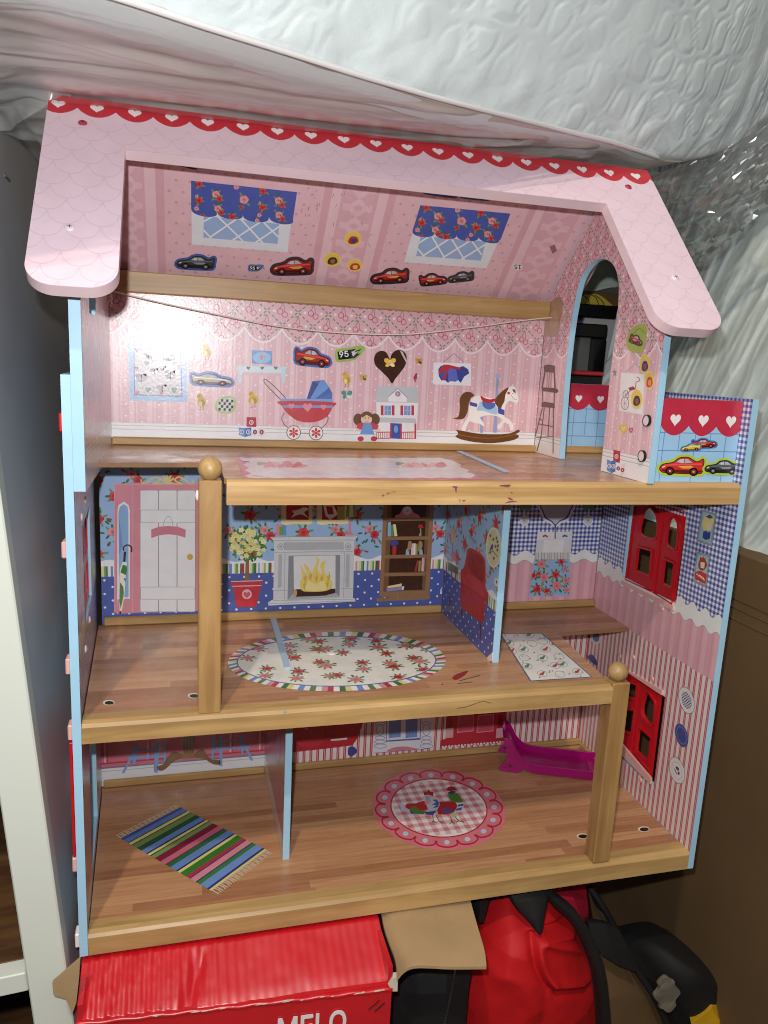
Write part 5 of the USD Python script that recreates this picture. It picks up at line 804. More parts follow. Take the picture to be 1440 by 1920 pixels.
for c_, w in st: a, b = acc / tot, (acc + w) / tot; acc += w; A.xy([P0 + (P3 - P0) * a, P1 + (P2 - P1) * a, P1 + (P2 - P1) * b, P0 + (P3 - P0) * b], c_)
for e0, e1, dv in ((P0, P1, P0 - P3), (P3, P2, P3 - P0)):
    dv = dv / np.linalg.norm(dv) * 8.5
    for i in range(27): a = e0 + (e1 - e0) * (i + .5) / 27; s_ = (e1 - e0) / 27 * (.5 if i % 2 else -.1); A.mm(LineString([a, a + dv * .5 + s_ * .6, a + dv]).buffer(.6, cap_style='flat'), (206, 196, 176))
A.build('striped_rug_print', floor0, 'print_floor', lift=.0004)
A = Art(PF1); cols = [(240, 236, 232), (96, 136, 76), (240, 236, 232), (108, 146, 214), (240, 236, 232), (226, 216, 130), (60, 120, 60), (240, 236, 232), (196, 40, 60), (222, 150, 160)]                      # oval rug
E_ = lambda f, t: (631.5 + 204 * f * math.cos(t), 1241 + 55.8 * f * math.sin(t) - .012 * 204 * f * math.cos(t) * 1.0)
n = 110
for i in range(n): t0, t1 = 2 * math.pi * i / n, 2 * math.pi * (i + 1) / n; A.p([E_(1, t0), E_(1, (t0 + t1) / 2), E_(1, t1), (631 + 186 * math.cos(t1), 1240.5 + 47 * math.sin(t1)), (631 + 186 * math.cos(t0), 1240.5 + 47 * math.sin(t0))], cols[i % len(cols)])
A.c(631, 1240.5, 187.5, (84, 104, 170), 47.6, -.6, 72); A.c(631, 1240.5, 185, (238, 234, 226), 46, -.6, 72); A.build('oval_rug_print', floor1, 'print_floor', lift=.0004)
B = Art(PF1); ko = cr(400, 1140, 2.88); cl = Polygon(PF1.px(ell(631, 1240.5, 184, 45.6, -.6, 60)))
f = lambda q, c_: B.mm(Polygon(PF1.px(q)).buffer(0).intersection(cl), c_)
for i, (x, y) in enumerate(((515, 168), (570, 182), (410, 205), (740, 168), (735, 198), (880, 180), (1045, 205), (1085, 202), (245, 222), (570, 225), (605, 222), (700, 243), (890, 215), (935, 248), (185, 272), (435, 270), (405, 240), (575, 295), (610, 312), (805, 298), (812, 332), (975, 318), (950, 300), (1080, 272), (1115, 290), (290, 330), (280, 368), (460, 345), (630, 370), (670, 366), (770, 388), (1000, 375), (450, 382), (1140, 335), (1160, 225))): xx, yy = ko((x, y))[0]; qq = lambda q, c_: f([(a, yy + (b - yy) * .42) for a, b in q], c_); rose(B, xx, yy, 9.5 if i % 3 else 11, (190, 36, 48) if i % 2 else (222, 120, 128), (226, 130, 130), 8, i, qq)
B.build('rug_roses', floor1, 'print_floor', lift=.0006)
A = Art(PF1); A.p(k27((45, 800), (265, 795), (528, 1025), (205, 1047)), (84, 92, 130)); A.p(k27((55, 802), (262, 799), (520, 1023), (210, 1043)), (232, 230, 224)); cl = Polygon(PF1.px(k27((55, 802), (262, 799), (520, 1023), (210, 1043)))); r_ = random.Random(3)
for i, (x, y) in enumerate(((95, 848), (110, 888), (175, 925), (190, 968), (268, 1008), (270, 840), (200, 803), (285, 880), (355, 918), (372, 958), (450, 996), (215, 850), (270, 925), (335, 965), (360, 1010), (170, 880), (330, 850))):
    cx, cy = k27((x, y))[0]; c_ = [(70, 136, 84), (196, 50, 60), (226, 224, 218)][i % 3]
    A.mm(Polygon(PF1.px(ell(cx, cy, 10, 6, 12))).difference(Polygon(PF1.px(ell(cx, cy, 8.8, 5, 12)))).intersection(cl), (160, 164, 160)); A.h(cx, cy, 11, c_, 7, -30)
for i in range(30): x, y = r_.random(), r_.random(); a = np.array([60, 804]) * (1 - x) * (1 - y) + np.array([258, 802]) * x * (1 - y) + np.array([512, 1020]) * x * y + np.array([214, 1040]) * (1 - x) * y; A.c(*k27(tuple(a))[0], 1.6, r_.choice([(80, 90, 150), (190, 60, 80), (120, 150, 110)]), 1.1)
A.items = [(g.intersection(cl.buffer(2)), c_) for g, c_ in A.items if not g.intersection(cl.buffer(2)).is_empty]; A.build('bath_mat_print', floor1, 'print_floor', lift=.0004)
ka = cr(400, 540, 4); A = Art(PF2); A.p(ka((165, 1268), (1780, 1285), (2020, 1440), (240, 1445)), (214, 108, 132)); top = [(200 + i * 68, 1275 + 3 * (i % 2)) for i in range(23)]; bot = [(265 + i * 72, 1425 + 5 * (i % 2)) for i in range(24)]
A.p(ka(*(top + [(1800, 1300), (1860, 1330), (1850, 1345), (1920, 1370), (1900, 1385), (1960, 1400), (1950, 1418)] + bot[::-1] + [(240, 1410), (285, 1395), (235, 1370), (270, 1350), (220, 1330), (255, 1310), (205, 1290)])), (226, 220, 226))
for cx, s_ in ((520, 1), (1560, 1)):
    for i in range(8): r2 = random.Random(i + cx); A.p(smooth_line(ka((cx - 150 + i * 36, 1325 + r2.uniform(-22, 20)), (cx - 100 + i * 36, 1310 + r2.uniform(-10, 20)), (cx - 60 + i * 36, 1335), (cx - 110 + i * 36, 1350)), 3, True), r2.choice([(214, 90, 110), (226, 130, 140), (232, 170, 176)]))
    A.p(smooth_line(ka((cx - 190, 1310), (cx - 120, 1315), (cx - 180, 1335)), 3, True), (130, 160, 120))
A.l(ka((225, 1303), (270, 1306)), 1.6, (90, 70, 80)); A.l(ka((300, 1412), (370, 1416)), 1, (110, 90, 100)); A.build('attic_rug_print', floor2, 'print_floor', lift=.0004)
# stains on the timber and floor holes, their inner shade painted as dark discs
PE2 = Plane((0, -.0003, 0), (1, 0, 0), (0, 0, 1))
for q in (((250, 130), (262, 122), (275, 127), (262, 140)), ((285, 122), (305, 108), (325, 106), (305, 118)), ((330, 104), (355, 96), (372, 94), (350, 102)), ((845, 52), (890, 55), (884, 70), (862, 66)), ((868, 72), (884, 74), (880, 106), (872, 92)), ((1240, 45), (1335, 38), (1320, 58), (1280, 54)), ((1312, 150), (1330, 148), (1362, 168), (1335, 168)), ((1290, 195), (1330, 178), (1398, 180), (1330, 190)), ((905, 165), (912, 162), (914, 192)), ((928, 172), (960, 168), (944, 180)), ((1340, 100), (1356, 108), (1346, 114))):
    A = Art(PE2); A.p(k66(*q), (140, 72, 96), True); A.build('purple_stain', edge2, 'print_matt', lift=.0001)
PE1 = Plane((0, -.0003, 0), (1, 0, 0), (0, 0, 1)); A = Art(PE1); A.l(kk3((1010, 84), (1060, 76), (1120, 55), (1160, 46), (1200, 54)), .9, (84, 56, 36), True); A.c(*kk3((42, 100))[0], 3, (150, 180, 170)); A.build('pen_mark', edge1, 'print_matt', lift=.0001)
for pl, par, pts in ((PF1, floor1, [(204, 1318), (363, 1305)]), (PF0, floor0, [(1207, 1555), (1092, 1568)])):
    for u, v in pts:
        A = Art(pl); A.c(u, v, 11, (226, 214, 196), 5); A.c(u + 1, v + .5, 8.6, (24, 18, 16), 3.6); A.build('painted_hole', par, 'print_matt', lift=.0003)
A = Art(PF1); A.p(ko((1290, 380), (1310, 360), (1375, 340), (1350, 370), (1310, 390)), (150, 40, 50), True); A.l(ko((1330, 395), (1380, 380), (1440, 365)), 1.6, (60, 90, 70)); A.l(ko((1320, 410), (1400, 400)), 1.2, (70, 70, 70)); A.c(*ko((1237, 413))[0], 1.6, (60, 40, 40), 1); A.build('crayon_mark', floor1, 'print_matt', lift=.0003)

s_ = trimesh.creation.icosphere(2, .0042); s_.vertices *= [1, 1, .4]; s_.apply_translation(PF1.xyz(PF1.px([(622, 1226)]))[0]); obj('screw', s_, 'white_plastic', floor1, smooth=True)
pk = PB.px(k55((1268, 355)))[0]; s_ = trimesh.creation.icosphere(2, .0022); s_.vertices *= [.8, 1, 2.0]; s_.apply_translation([.0962, .012, .393]); obj('door_catch', s_, 'white_plastic', house, smooth=True)

# ================================================================ THINGS ROUND THE HOUSE
mat('cabinet_white', (216, 222, 212), .38, .03, 300); mat('cabinet_side', (196, 194, 198), .36, .04, 40, var=.05); mat('mattress_cloth', (232, 242, 243), .85, .5, 1400, sheen=.2); mat('mattress_border', (220, 212, 206), .9, .5, 900, var=.08); mat('piping', (224, 222, 222), .7)
mat('grey_wrap', (206, 216, 212), .42, .08, 60, var=.14, vscale=9); mat('cardboard', (112, 86, 54), .85, .25, 260, var=.2, vscale=7); mat('cardboard_pale', (176, 146, 106), .85, .25, 500, var=.12, vscale=30); mat('board_edge', (206, 198, 180), .9, .4, 600)
mat('carton_red', (206, 20, 34), .42, .10, 60, var=.1, vscale=20, coat=1, coat_rough=.34); mat('carton_text', (232, 226, 226), .4); mat('pack_red', (196, 22, 28), .62, .4, 700, var=.12, spec=.3); mat('pack_black', (20, 19, 20), .75, .5, 1500); mat('pack_mesh', (190, 20, 60), .6, .9, 900); mat('zip', (44, 42, 44), .4, .8, 1600); mat('bag_yellow', (206, 160, 16), .7, .3, 900); mat('wear', (110, 104, 92), .9, .6, 200)
mat('frame_black', (14, 13, 14), .35); mat('mat_board', (190, 190, 190), .8); mat('picture_brown', (110, 84, 50), .6, var=.2); mat('picture_grey', (120, 120, 118), .35, var=.3, vscale=12); mat('shelf_wood', (112, 78, 46), .6, dark=(64, 40, 22), vscale=26, stretch=(.25, 1.6, 1.6)); mat('wall_paint', (160, 156, 150), .9); mat('room_floor', (96, 76, 60), .6, var=.2); mat('line_grey', (150, 176, 206), .45); mat('slat', (176, 200, 226), .45)
n_ = {'t': ('transparent_bsdf', {'color': (.97, .975, .975)}), 'g': ('glossy_bsdf', {'color': (.95, .96, .97), 'roughness': .10}), 'd': ('diffuse_bsdf', {'color': (.80, .79, .78)}), 'f': ('layer_weight', {'blend': .5}), 'pw': ('math', {'math_type': 'power', 'value2': 4.0}), 'sc': ('math', {'math_type': 'multiply_add', 'value2': .7, 'value3': .035}), 'm': ('mix_closure', {}), 'm2': ('mix_closure', {'fac': .16}), 'ge': ('geometry', {}), 'n': ('noise_texture', {'scale': 90, 'detail': 3}), 'b': ('bump', {'strength': .35, 'distance': .001})}
def film(name, milk, tint=(.97, .975, .975), rough=.1, bump=.35, scale=90, shine=.035):
    n = dict(n_); n['sc'] = ('math', {'math_type': 'multiply_add', 'value2': .7, 'value3': shine}); n['t'] = ('transparent_bsdf', {'color': tint}); n['m2'] = ('mix_closure', {'fac': milk}); n['g'] = ('glossy_bsdf', {'color': (.95, .96, .97), 'roughness': rough}); n['b'] = ('bump', {'strength': bump, 'distance': .001}); n['n'] = ('noise_texture', {'scale': scale, 'detail': 3})
    MAT[name] = usdkit.material(stage, '/World/Looks/' + name, n, [('ge.position', 'n.vector'), ('n.fac', 'b.height'), ('b.normal', 'g.normal'), ('b.normal', 'f.normal'), ('t.BSDF', 'm2.closure1'), ('d.BSDF', 'm2.closure2'), ('f.facing', 'pw.value1'), ('pw.value', 'sc.value1'), ('sc.value', 'm.fac'), ('m2.closure', 'm.closure1'), ('g.BSDF', 'm.closure2')], surface='m.closure')
film('film', .07, rough=.30, bump=.4, scale=50); film('film_crinkled', .10, (.92, .93, .93), .15, .1, 60, shine=.26); film('film_grey', .35, (.7, .71, .72), .2)

fl_ = usdkit.mesh(stage, '/World/room_floor', bx(-2, -2.4, -.46, 2.4, 1.4, -.44), MAT['room_floor']); tag(fl_, 'dim brown floor of the storage corner', kind='structure')
wl_ = usdkit.mesh(stage, '/World/room_wall', bx(-2, 1.15, -.44, 2.4, 1.2, 2.2), MAT['wall_paint']); tag(wl_, 'dim grey wall behind the stored things', kind='structure')

# --- cabinet on the left, a little out of square with the house
cab = thing('cabinet', 'tall cabinet with pale front stile and dark glossy side, left of the doll\'s house', 'cabinet')
ta = math.radians(4.55); RC_ = np.array([[math.cos(ta), 0, -math.sin(ta)], [0, 1, 0], [math.sin(ta), 0, math.cos(ta)]]); O_ = np.array([-.0100, -.010, 0])
def cabm(m): m = m.copy(); m.vertices = m.vertices @ RC_.T + O_; return m
obj('side_panel', cabm(bx(-.018, .018, -.42, 0, .50, .70, .001)), 'cabinet_side', cab); obj('front_stile', cabm(bx(-.0300, 0, -.42, .0006, .0178, .70, .0012)), 'cabinet_white', cab)
obj('top_board', cabm(bx(-.60, .01, .7003, .004, .51, .722, .001)), 'cabinet_side', cab, label='dark top board with a dull sheen'); obj('front_stile', cabm(bx(-.62, 0, -.42, -.575, .0178, .70, .0012)), 'cabinet_white', cab)
obj('inner_side', cabm(bx(-.0296, .0182, -.42, -.0183, .47, .699, .001)), 'shelf_wood', cab); obj('back_board', cabm(bx(-.60, .47, -.42, -.019, .48, .699, .001)), 'shelf_wood', cab)
for z in (-.30, -.018, .262, .52): sh_ = obj('shelf', cabm(bx(-.574, .0215, z + .001, -.0300, .465, z + .0172, .001)), 'shelf_wood', cab); obj('shelf_edge', cabm(bx(-.574, .004, z, -.0312, .021, z + .018, .001)), 'cabinet_white', sh_)
obj('steel_sliver', cabm(bx(-.0012, .17, .645, .0012, .19, .648, .0005)), 'steel', cab)  # small bright steel sliver on the outer face of the side panel

# --- mattress wrapped in film, resting on the ridge
S0, S1 = np.array([.0429, -.0803, .705]), np.array([.526, .124, .7185]); a_ = (S1 - S0) / np.linalg.norm(S1 - S0); d_ = np.array([-a_[1], a_[0], 0]); d_ /= np.linalg.norm(d_); h0_ = np.cross(a_, d_); h_ = h0_ * math.cos(.20) - d_ * math.sin(.20)
if h_[2] < 0: h_ = -h_
L0, L1, HT, DP = -.66, .82, .62, .27
def rounded(u, h, R=.28):
    """Bottom right corner of the mattress outline drawn in to a curve (u along, h up)."""
    cx, cy = L1 - R, R; m = (u > cx) & (h < cy); du, dh = u - cx, cy - h; big = np.maximum(np.abs(du), np.abs(dh)) + 1e-9; l = np.hypot(du, dh) + 1e-9
    s_ = np.where(m, big / l, 1); return np.where(m, cx + du * s_, u), np.where(m, cy - dh * s_, h)
def mpos(u, h, t): return S0 + u[..., None] * a_ + h[..., None] * h_ + t[..., None] * d_
def waist(u, t): return meshkit.fbm(np.stack([u * 5, t * 9, 0 * u], -1), 3, 5) - .5
vor = np.array([(i * .030 + (j % 2) * .015 + nrng.uniform(-.010, .010), j * .034 + nrng.uniform(-.013, .013)) for i in range(-24, 30) for j in range(-2, 24)]); kt = cKDTree(vor)
uu, hh = np.meshgrid(np.linspace(L0, L1, 520), np.linspace(0, HT, 260)); dd, _ = kt.query(np.stack([uu + .06 * hh, hh * 1.0], -1), k=2); edge = np.clip((dd[..., 1] - dd[..., 0]) / .012, 0, 1); ring = np.exp(-((dd[..., 1] - dd[..., 0] - .008) / .0022) ** 2)
mask = np.clip(meshkit.fbm(np.stack([uu * 9, hh * 9, uu * 0], -1), 2, 8) * 2.4 - .7, 0, 1)
relief = (.0011 * edge ** .5 - .0019 * ring) * (.15 + .85 * mask) + .011 * (meshkit.fbm(np.stack([uu * 6 + hh * 3, hh * 4, 0 * uu], -1), 3, 3) - .5) + .010 * (meshkit.fbm(np.stack([uu * 30 - hh * 12, hh * 26, 0 * uu], -1), 2, 4) - .5) * np.exp(-hh / .07) + .02 * np.clip(hh / .12, 0, 1) ** .5
sag = .010 * (meshkit.fbm(np.stack([uu * 4.2, 0 * uu, 0 * uu], -1), 3, 15) - .5)
ur, hr = rounded(uu, hh); face = mpos(ur, hr + sag * np.exp(-hh / .1), -relief)
mtr = thing('mattress', 'white quilted mattress wrapped in clear film, lying across the ridge of the doll\'s house', 'mattress')
tt, ub = np.meshgrid(np.linspace(0, DP, 90), np.linspace(L0, L1, 300), indexing='ij')
bulge = .010 * np.sin(np.pi * np.clip(tt / DP, 0, 1)) - .006 * waist(ub, tt) - .004; sagb = .010 * (meshkit.fbm(np.stack([ub * 4.2, 0 * ub, 0 * ub], -1), 3, 15) - .5) * np.exp(-tt / .08)
border_u, border_h = rounded(ub, np.zeros_like(ub)); 
bord = mpos(ub, sagb + np.where(ub > L1 - .28, .28 - np.sqrt(np.clip(.28 ** 2 - (ub - L1 + .28) ** 2, 0, 1)), 0) - bulge * .0 + .0045 * (meshkit.fbm(np.stack([ub * 11 + tt * 5, tt * 22, 0 * ub], -1), 3, 9) - .5), tt + .003)
def folds_on(u, t, w):                                               # long slack folds running aslant under the mattress
    o = 0 * u
    for (u0, t0), (u1, t1), (u2, t2), a in (((-.20, .20), (.05, .10), (.30, .01), 1.0), ((-.05, .22), (.12, .15), (.42, .03), .8), ((.02, .20), (.20, .17), (.38, .12), .6), ((.25, .19), (.36, .10), (.47, .02), .8), ((-.42, .20), (-.25, .12), (-.02, .0), .9), ((.33, .2), (.42, .13), (.52, .05), .6), ((-.30, .10), (-.12, .07), (.10, .05), .5)):
        L_ = LineString(smooth_line(np.array([(u0, t0), (u1, t1), (u2, t2)]), 10)); d = shapely.distance(shapely.points(np.stack([u.ravel(), t.ravel()], 1)), L_).reshape(u.shape); o = o + a * (np.exp(-(d / w) ** 1.3) - .5 * np.exp(-(np.abs(d - 2.2 * w) / w) ** 2))
    return o
bord = bord - (.0035 * folds_on(ub, tt, .009) * np.clip(tt / .02, 0, 1))[..., None] * h_
obj('quilted_face', sheet(face, d_ * .05), 'mattress_cloth', mtr, smooth=True); obj('side_border', sheet(bord, h_ * .045), 'mattress_border', mtr, smooth=True)
core = [S0 + u * a_ + h * h_ + t * d_ for u in (L0, L1 - .12) for h in (.09, HT) for t in (.04, DP)]; obj('filling', trimesh.convex.convex_hull(np.array(core)), 'mattress_cloth', mtr)
ul = np.linspace(L0, L1 - .27, 160); sg = .010 * (meshkit.fbm(np.stack([ul * 4.2, 0 * ul, 0 * ul], -1), 3, 15) - .5); obj('piping', tube(mpos(ul, sg - .001, np.full_like(ul, -.003)), .0021, 10), 'piping', mtr, smooth=True)
# the film: one wrinkled skin over face and border
def skin(u, h, t, out):
    w = meshkit.fbm(np.stack([u * 7 + h * 14, h * 6 + t * 10, t * 8], -1), 3, 31); w2 = 1 - np.abs(2 * meshkit.fbm(np.stack([u * 5 - h * 9 + t * 16, h * 5, t * 5], -1), 2, 37) - 1); return .004 + .010 * w * 1.0 + .010 * np.clip(w2 - .86, 0, 1) * 4
uf, hf = np.meshgrid(np.linspace(L0, L1 + .004, 330), np.linspace(-.004, HT, 150)); ur2, hr2 = rounded(uf, hf); sgf = .010 * (meshkit.fbm(np.stack([uf * 4.2, 0 * uf, 0 * uf], -1), 3, 15) - .5) * np.exp(-np.clip(hf, 0, 1) / .1)
cov = thing('plastic_cover', 'clear wrinkled plastic film stretched over the white mattress', 'plastic sheet')
big_ = .011 * (meshkit.fbm(np.stack([uf * 6 + hf * 3, hf * 4, 0 * uf], -1), 3, 3) - .5); F_ = mpos(ur2, hr2 + sgf + .001, -.0045 - big_ - .02 * np.clip(hf / .12, 0, 1) ** .5 - skin(uf, hf, 0 * uf, 0))
tb, ub2 = np.meshgrid(np.linspace(.002, DP, 80), np.linspace(L0, L1 - .26, 300), indexing='ij'); sb2 = .010 * (meshkit.fbm(np.stack([ub2 * 4.2, 0 * ub2, 0 * ub2], -1), 3, 15) - .5) * np.exp(-np.clip(tb, 0, 1) / .08)
pull = 1 - np.abs(2 * meshkit.fbm(np.stack([ub2 * 6 + tb * 9, tb * 3 - ub2 * 2, 0 * ub2], -1), 2, 44) - 1)
B_ = mpos(ub2, sb2 - .005 - .006 * meshkit.fbm(np.stack([ub2 * 8, tb * 16, 0 * ub2], -1), 3, 41) - .012 * np.clip(pull - .86, 0, 1) * 5 - .0025 * meshkit.fbm(np.stack([ub2 * 30 + tb * 40, tb * 26 - ub2 * 20, 0 * ub2], -1), 2, 45), tb)
obj('film', skin_of(F_), 'film', cov, smooth=True); obj('film', skin_of(B_ - (.0045 * folds_on(ub2, tb, .007) * np.clip(tb / .02, 0, 1))[..., None] * h_), 'film', cov, smooth=True)
# loose film hanging at the left, over the cabinet, and the crumpled end at the right
def drape(ctrl, R, C, amp, freq, seed, ridge=0, crumple=0):
    P = np.array([[along([(u, v)], y)[0] for u, v, y in row] for row in ctrl]); P = spread(P, R, C); N = grid_normals(P)
    w = amp * (meshkit.fbm(P * freq, 4, seed) - .5)
    if ridge: w = w + ridge * (1 - np.abs(2 * meshkit.fbm(P * np.array(freq) * .8, 3, seed + 3) - 1)) ** 3
    if crumple:
        k_ = cKDTree(nrng.uniform(P.reshape(-1, 3).min(0) - .02, P.reshape(-1, 3).max(0) + .02, (420, 3))); dq, iq = k_.query(P.reshape(-1, 3), k=1); w = w + (crumple * (np.abs((iq * 0.61803) % 1 - .5) * 1.2 + dq / .02)).reshape(w.shape)
    return P + w[..., None] * N
lp = drape([[(-70, 60, .16), (20, 85, .15), (90, 120, .13), (130, 160, .13)], [(-70, 120, .15), (20, 140, .13), (80, 165, .12), (118, 190, .128)], [(-70, 180, .16), (20, 190, .14), (75, 210, .13), (108, 225, .13)], [(-70, 225, .2), (20, 240, .18), (70, 262, .17), (100, 270, .16)]], 90, 90, .022, (16, 16, 26), 51, .012)
obj('film_tail', skin_of(lp), 'film_grey', cov, smooth=True, label='grey tail of film hanging at the left end')
rp = drape([[(1180, 318, .22), (1260, 320, .2), (1350, 275, .18), (1470, 200, .16)], [(1210, 380, .24), (1270, 370, .20), (1360, 320, .17), (1470, 260, .15)], [(1250, 440, .26), (1300, 440, .22), (1370, 380, .18), (1470, 305, .16)], [(1285, 490, .28), (1325, 492, .25), (1385, 425, .21), (1480, 340, .18)]], 34, 38, .022, (26, 26, 26), 61, .004, .0); rp = rp + nrng.normal(0, 1, rp.shape[:2] + (1,)) * .0046 * np.array([.4, -.9, .3])
obj('film_tail', skin_of(rp), 'film_crinkled', cov, label='crumpled clear end of the film at the right')

# --- grey wrapped bundle behind on the right, on a tall carton
gb = drape([[(1110, 180, .60), (1240, 190, .56), (1380, 190, .50), (1560, 150, .42)], [(1172, 420, .50), (1250, 430, .46), (1370, 430, .36), (1560, 400, .26)], [(1150, 620, .44), (1245, 650, .38), (1370, 680, .27), (1560, 660, .14)], [(1112, 800, .42), (1220, 840, .35), (1370, 900, .21), (1560, 880, .07)], [(1095, 960, .40), (1210, 975, .30), (1380, 1045, .15), (1560, 1110, .0)]], 260, 260, .012, (7, 7, 7), 71, 0); ri, ci = np.meshgrid(np.linspace(0, 1, 260), np.linspace(0, 1, 260), indexing='ij'); lng, acr = ci * .9 - ri, ci + ri * 1.0; fold = lambda fa, fl, sd: 1 - np.abs(2 * meshkit.fbm(np.stack([acr * fa + .8 * meshkit.fbm(np.stack([lng * 2, acr * 2, 0 * acr], -1), 2, sd), lng * fl, 0 * acr], -1), 2, sd + 1) - 1); gb = gb + ((.012 * fold(9, 1.2, 73) ** 3 + .005 * fold(24, 2.2, 77) ** 4 + .0015 * fold(60, 5, 79) ** 4)[..., None] * np.array([-.55, -.8, .2]))
obj_ = obj('wrapped_bundle', sheet(gb, np.array([.12, .16, .02])), 'grey_wrap', None, smooth=True); tag(obj_, 'grey plastic-wrapped bundle with slanting folds behind the doll\'s house', 'bundle')
big = thing('tall_carton', 'large plain brown carton standing right of and behind the doll\'s house', 'carton')
obj('body', bx(.70, -.36, -.44, 1.10, .62, .3085, .003), 'cardboard', big)
for z0, z1 in ((.232, .2338), (.2455, .2462)): obj('tape_ridge', bx(.6988, -.36, z0, .6998, .62, z1, .0004), 'cardboard', big)
obj('flap', bx(.6986, -.36, .2555, .6998, .62, .3082, .0008), 'cardboard', big)

# --- red carton under the house
PT = Plane((0, 0, -.0045), (1, 0, 0), (0, 1, 0)); box_ = thing('red_carton', 'glossy red carton with white capital letters under the doll\'s house', 'carton')
g = np.stack(np.meshgrid(np.linspace(0, 1, 260), np.linspace(0, 1, 220)), -1); SLP = .44; lidpx = lambda u, v: unpix([(u, v)], (0, 0, -.0052), np.array([0, -SLP, 1.0]) / math.hypot(1, SLP))[0]; BL3, BR3 = lidpx(143, 1914), lidpx(735, 1848); TL, TR, BR, BL = np.array([.000, .24]), np.array([.2665, .25]), BR3[:2], BL3[:2]
xy = (TL * (1 - g[..., :1]) + TR * g[..., :1]) * (1 - g[..., 1:]) + (BL * (1 - g[..., :1]) + BR * g[..., :1]) * g[..., 1:]
lft = np.clip(1.3 - xy[..., 0] / .12, .06, 1); flute = .0006 * np.sin(xy[..., 0] * 2 * np.pi / .0078) * np.clip(1.25 - xy[..., 0] / .14, .15, 1); dent = -.0042 * np.exp(-(((xy[..., 0] - .088 - .35 * (xy[..., 1] + .04)) / .006) ** 2)) * np.clip((.006 - xy[..., 1]) / .02, 0, 1); lo = .0035 * lft * (meshkit.fbm(np.concatenate([xy * np.array([70, 45]), xy[..., :1] * 0], -1), 3, 83) - .5) + .0025 * (meshkit.fbm(np.concatenate([xy * 30, xy[..., :1] * 0], -1), 3, 81) - .5)
bend = -.0015 * np.clip((-.036 - xy[..., 1]) / .012, 0, 1) ** 2
top = np.concatenate([xy, (-.0052 + flute + dent + lo + bend + SLP * np.minimum(xy[..., 1], 0))[..., None]], -1); obj('lid', sheet(top, np.array([0, 0, -.004])), 'carton_red', box_, smooth=True)
def wall4(p, q, z0, z1, th, m, name='side'): p, q = np.array(p), np.array(q); n2 = np.array([-(q - p)[1], (q - p)[0]]); n2 = n2 / np.linalg.norm(n2) * th; obj(name, trimesh.convex.convex_hull(np.array([(*v, z) for v in (p, q, q + n2, p + n2) for z in (z0, z1)])), m, box_)
wall4(BL + [.0005, -.0005], BR + [-.0005, -.0005], -.42, BL3[2] - .0035, .004, 'carton_red'); wall4(BR + [0, 0], TR, -.42, -.0095, .004, 'carton_red'); wall4(TL, BL + [.001, 0], -.42, -.0095, .004, 'carton_red')
e = np.stack([BL * (1 - t) + BR * t for t in np.linspace(0.0, 1, 60)]); ez = np.linspace(BL3[2], BR3[2], 60) - .0024 + .0012 * np.sin(np.linspace(0, 60, 60)) * .5; obj('worn_fold', tube(np.column_stack([e + [0, -.0012], ez]), .0017, 8), 'carton_red', box_, smooth=True)
r_ = random.Random(8); PTp = lambda x, y, dz=.0006: np.array([x, y, -.0052 + .15 * min(y, 0) + dz])
for i in range(34):
    t = r_.random() ** .6; q = e[int(t * 58)]; L = .002 + .006 * r_.random(); c0 = np.array([q[0], q[1] - .0028, BL3[2] + (BR3[2] - BL3[2]) * t - .0018 + .0014 * r_.random()]); obj('scuff', tube(np.array([c0 - [L / 2, 0, 0], c0 + [0, -.0001, .0003], c0 + [L / 2, 0, 0]]), [.0002, .0005, .0002], 5), 'board_edge', box_)
PFc = Plane((*(BL + [0, -.0012]), 0), (*(BR - BL), 0), (0, 0, 1)); t = meshkit.text_mesh('MELO', .0215, .0004, bold=True); w0 = PFc.px([(517, 1912), (650, 1893)]); sx = (w0[1][0] - w0[0][0]) / 1000 / t.bounds[1][0]; zt_ = w0[1][1] / 1000
v = t.vertices; obj('lettering', (PFc.xyz(np.stack([w0[0][0] + v[:, 0] * sx * 1000, (zt_ - .0218 + v[:, 1]) * 1000], 1)) + v[:, 2:] * PFc.n, t.faces if np.linalg.det(np.stack([PFc.u, PFc.v, PFc.n])) > 0 else t.faces[:, ::-1]), 'carton_text', box_)
ks = cr(480, 1680, 3.13)
for q in (((660, 660), (722, 605)), ((695, 672), (755, 618))): a, b = (PFc.xyz(PFc.px(ks(p_)))[0] + PFc.n * .0012 for p_ in q); obj('staple', tube([a, (a + b) / 2, b], .0006, 6), 'steel', box_)
# open flap of the carton, folded out to the right, and the torn corner at the left
pf = np.array([[unpix([(u, v)], (0, 0, z), np.array([0, 0, 1.0]))[0] for u, v, z in row] for row in ([(712, 1690, -.008), (740, 1690, -.003), (800, 1690, -.004), (880, 1680, -.006)], [(722, 1745, -.010), (752, 1740, -.003), (815, 1740, -.004), (895, 1735, -.006)], [(740, 1795, -.013), (770, 1790, -.003), (825, 1785, -.004), (908, 1780, -.006)], [(744, 1835, -.016), (772, 1812, -.004), (830, 1812, -.005), (912, 1812, -.007)])])
fp = spread(pf, 40, 60); obj('open_flap', sheet(fp, np.array([0, 0, -.0028])), 'cardboard_pale', box_, smooth=20, label='brown inside of the flap folded out to the right')
obj('torn_corner', trimesh.convex.convex_hull(np.vstack([(q := PFc.xyz(PFc.px(ks((775, 520), (800, 480), (835, 478), (830, 560), (800, 560))))), q - PFc.n * .006])), 'board_edge', box_)
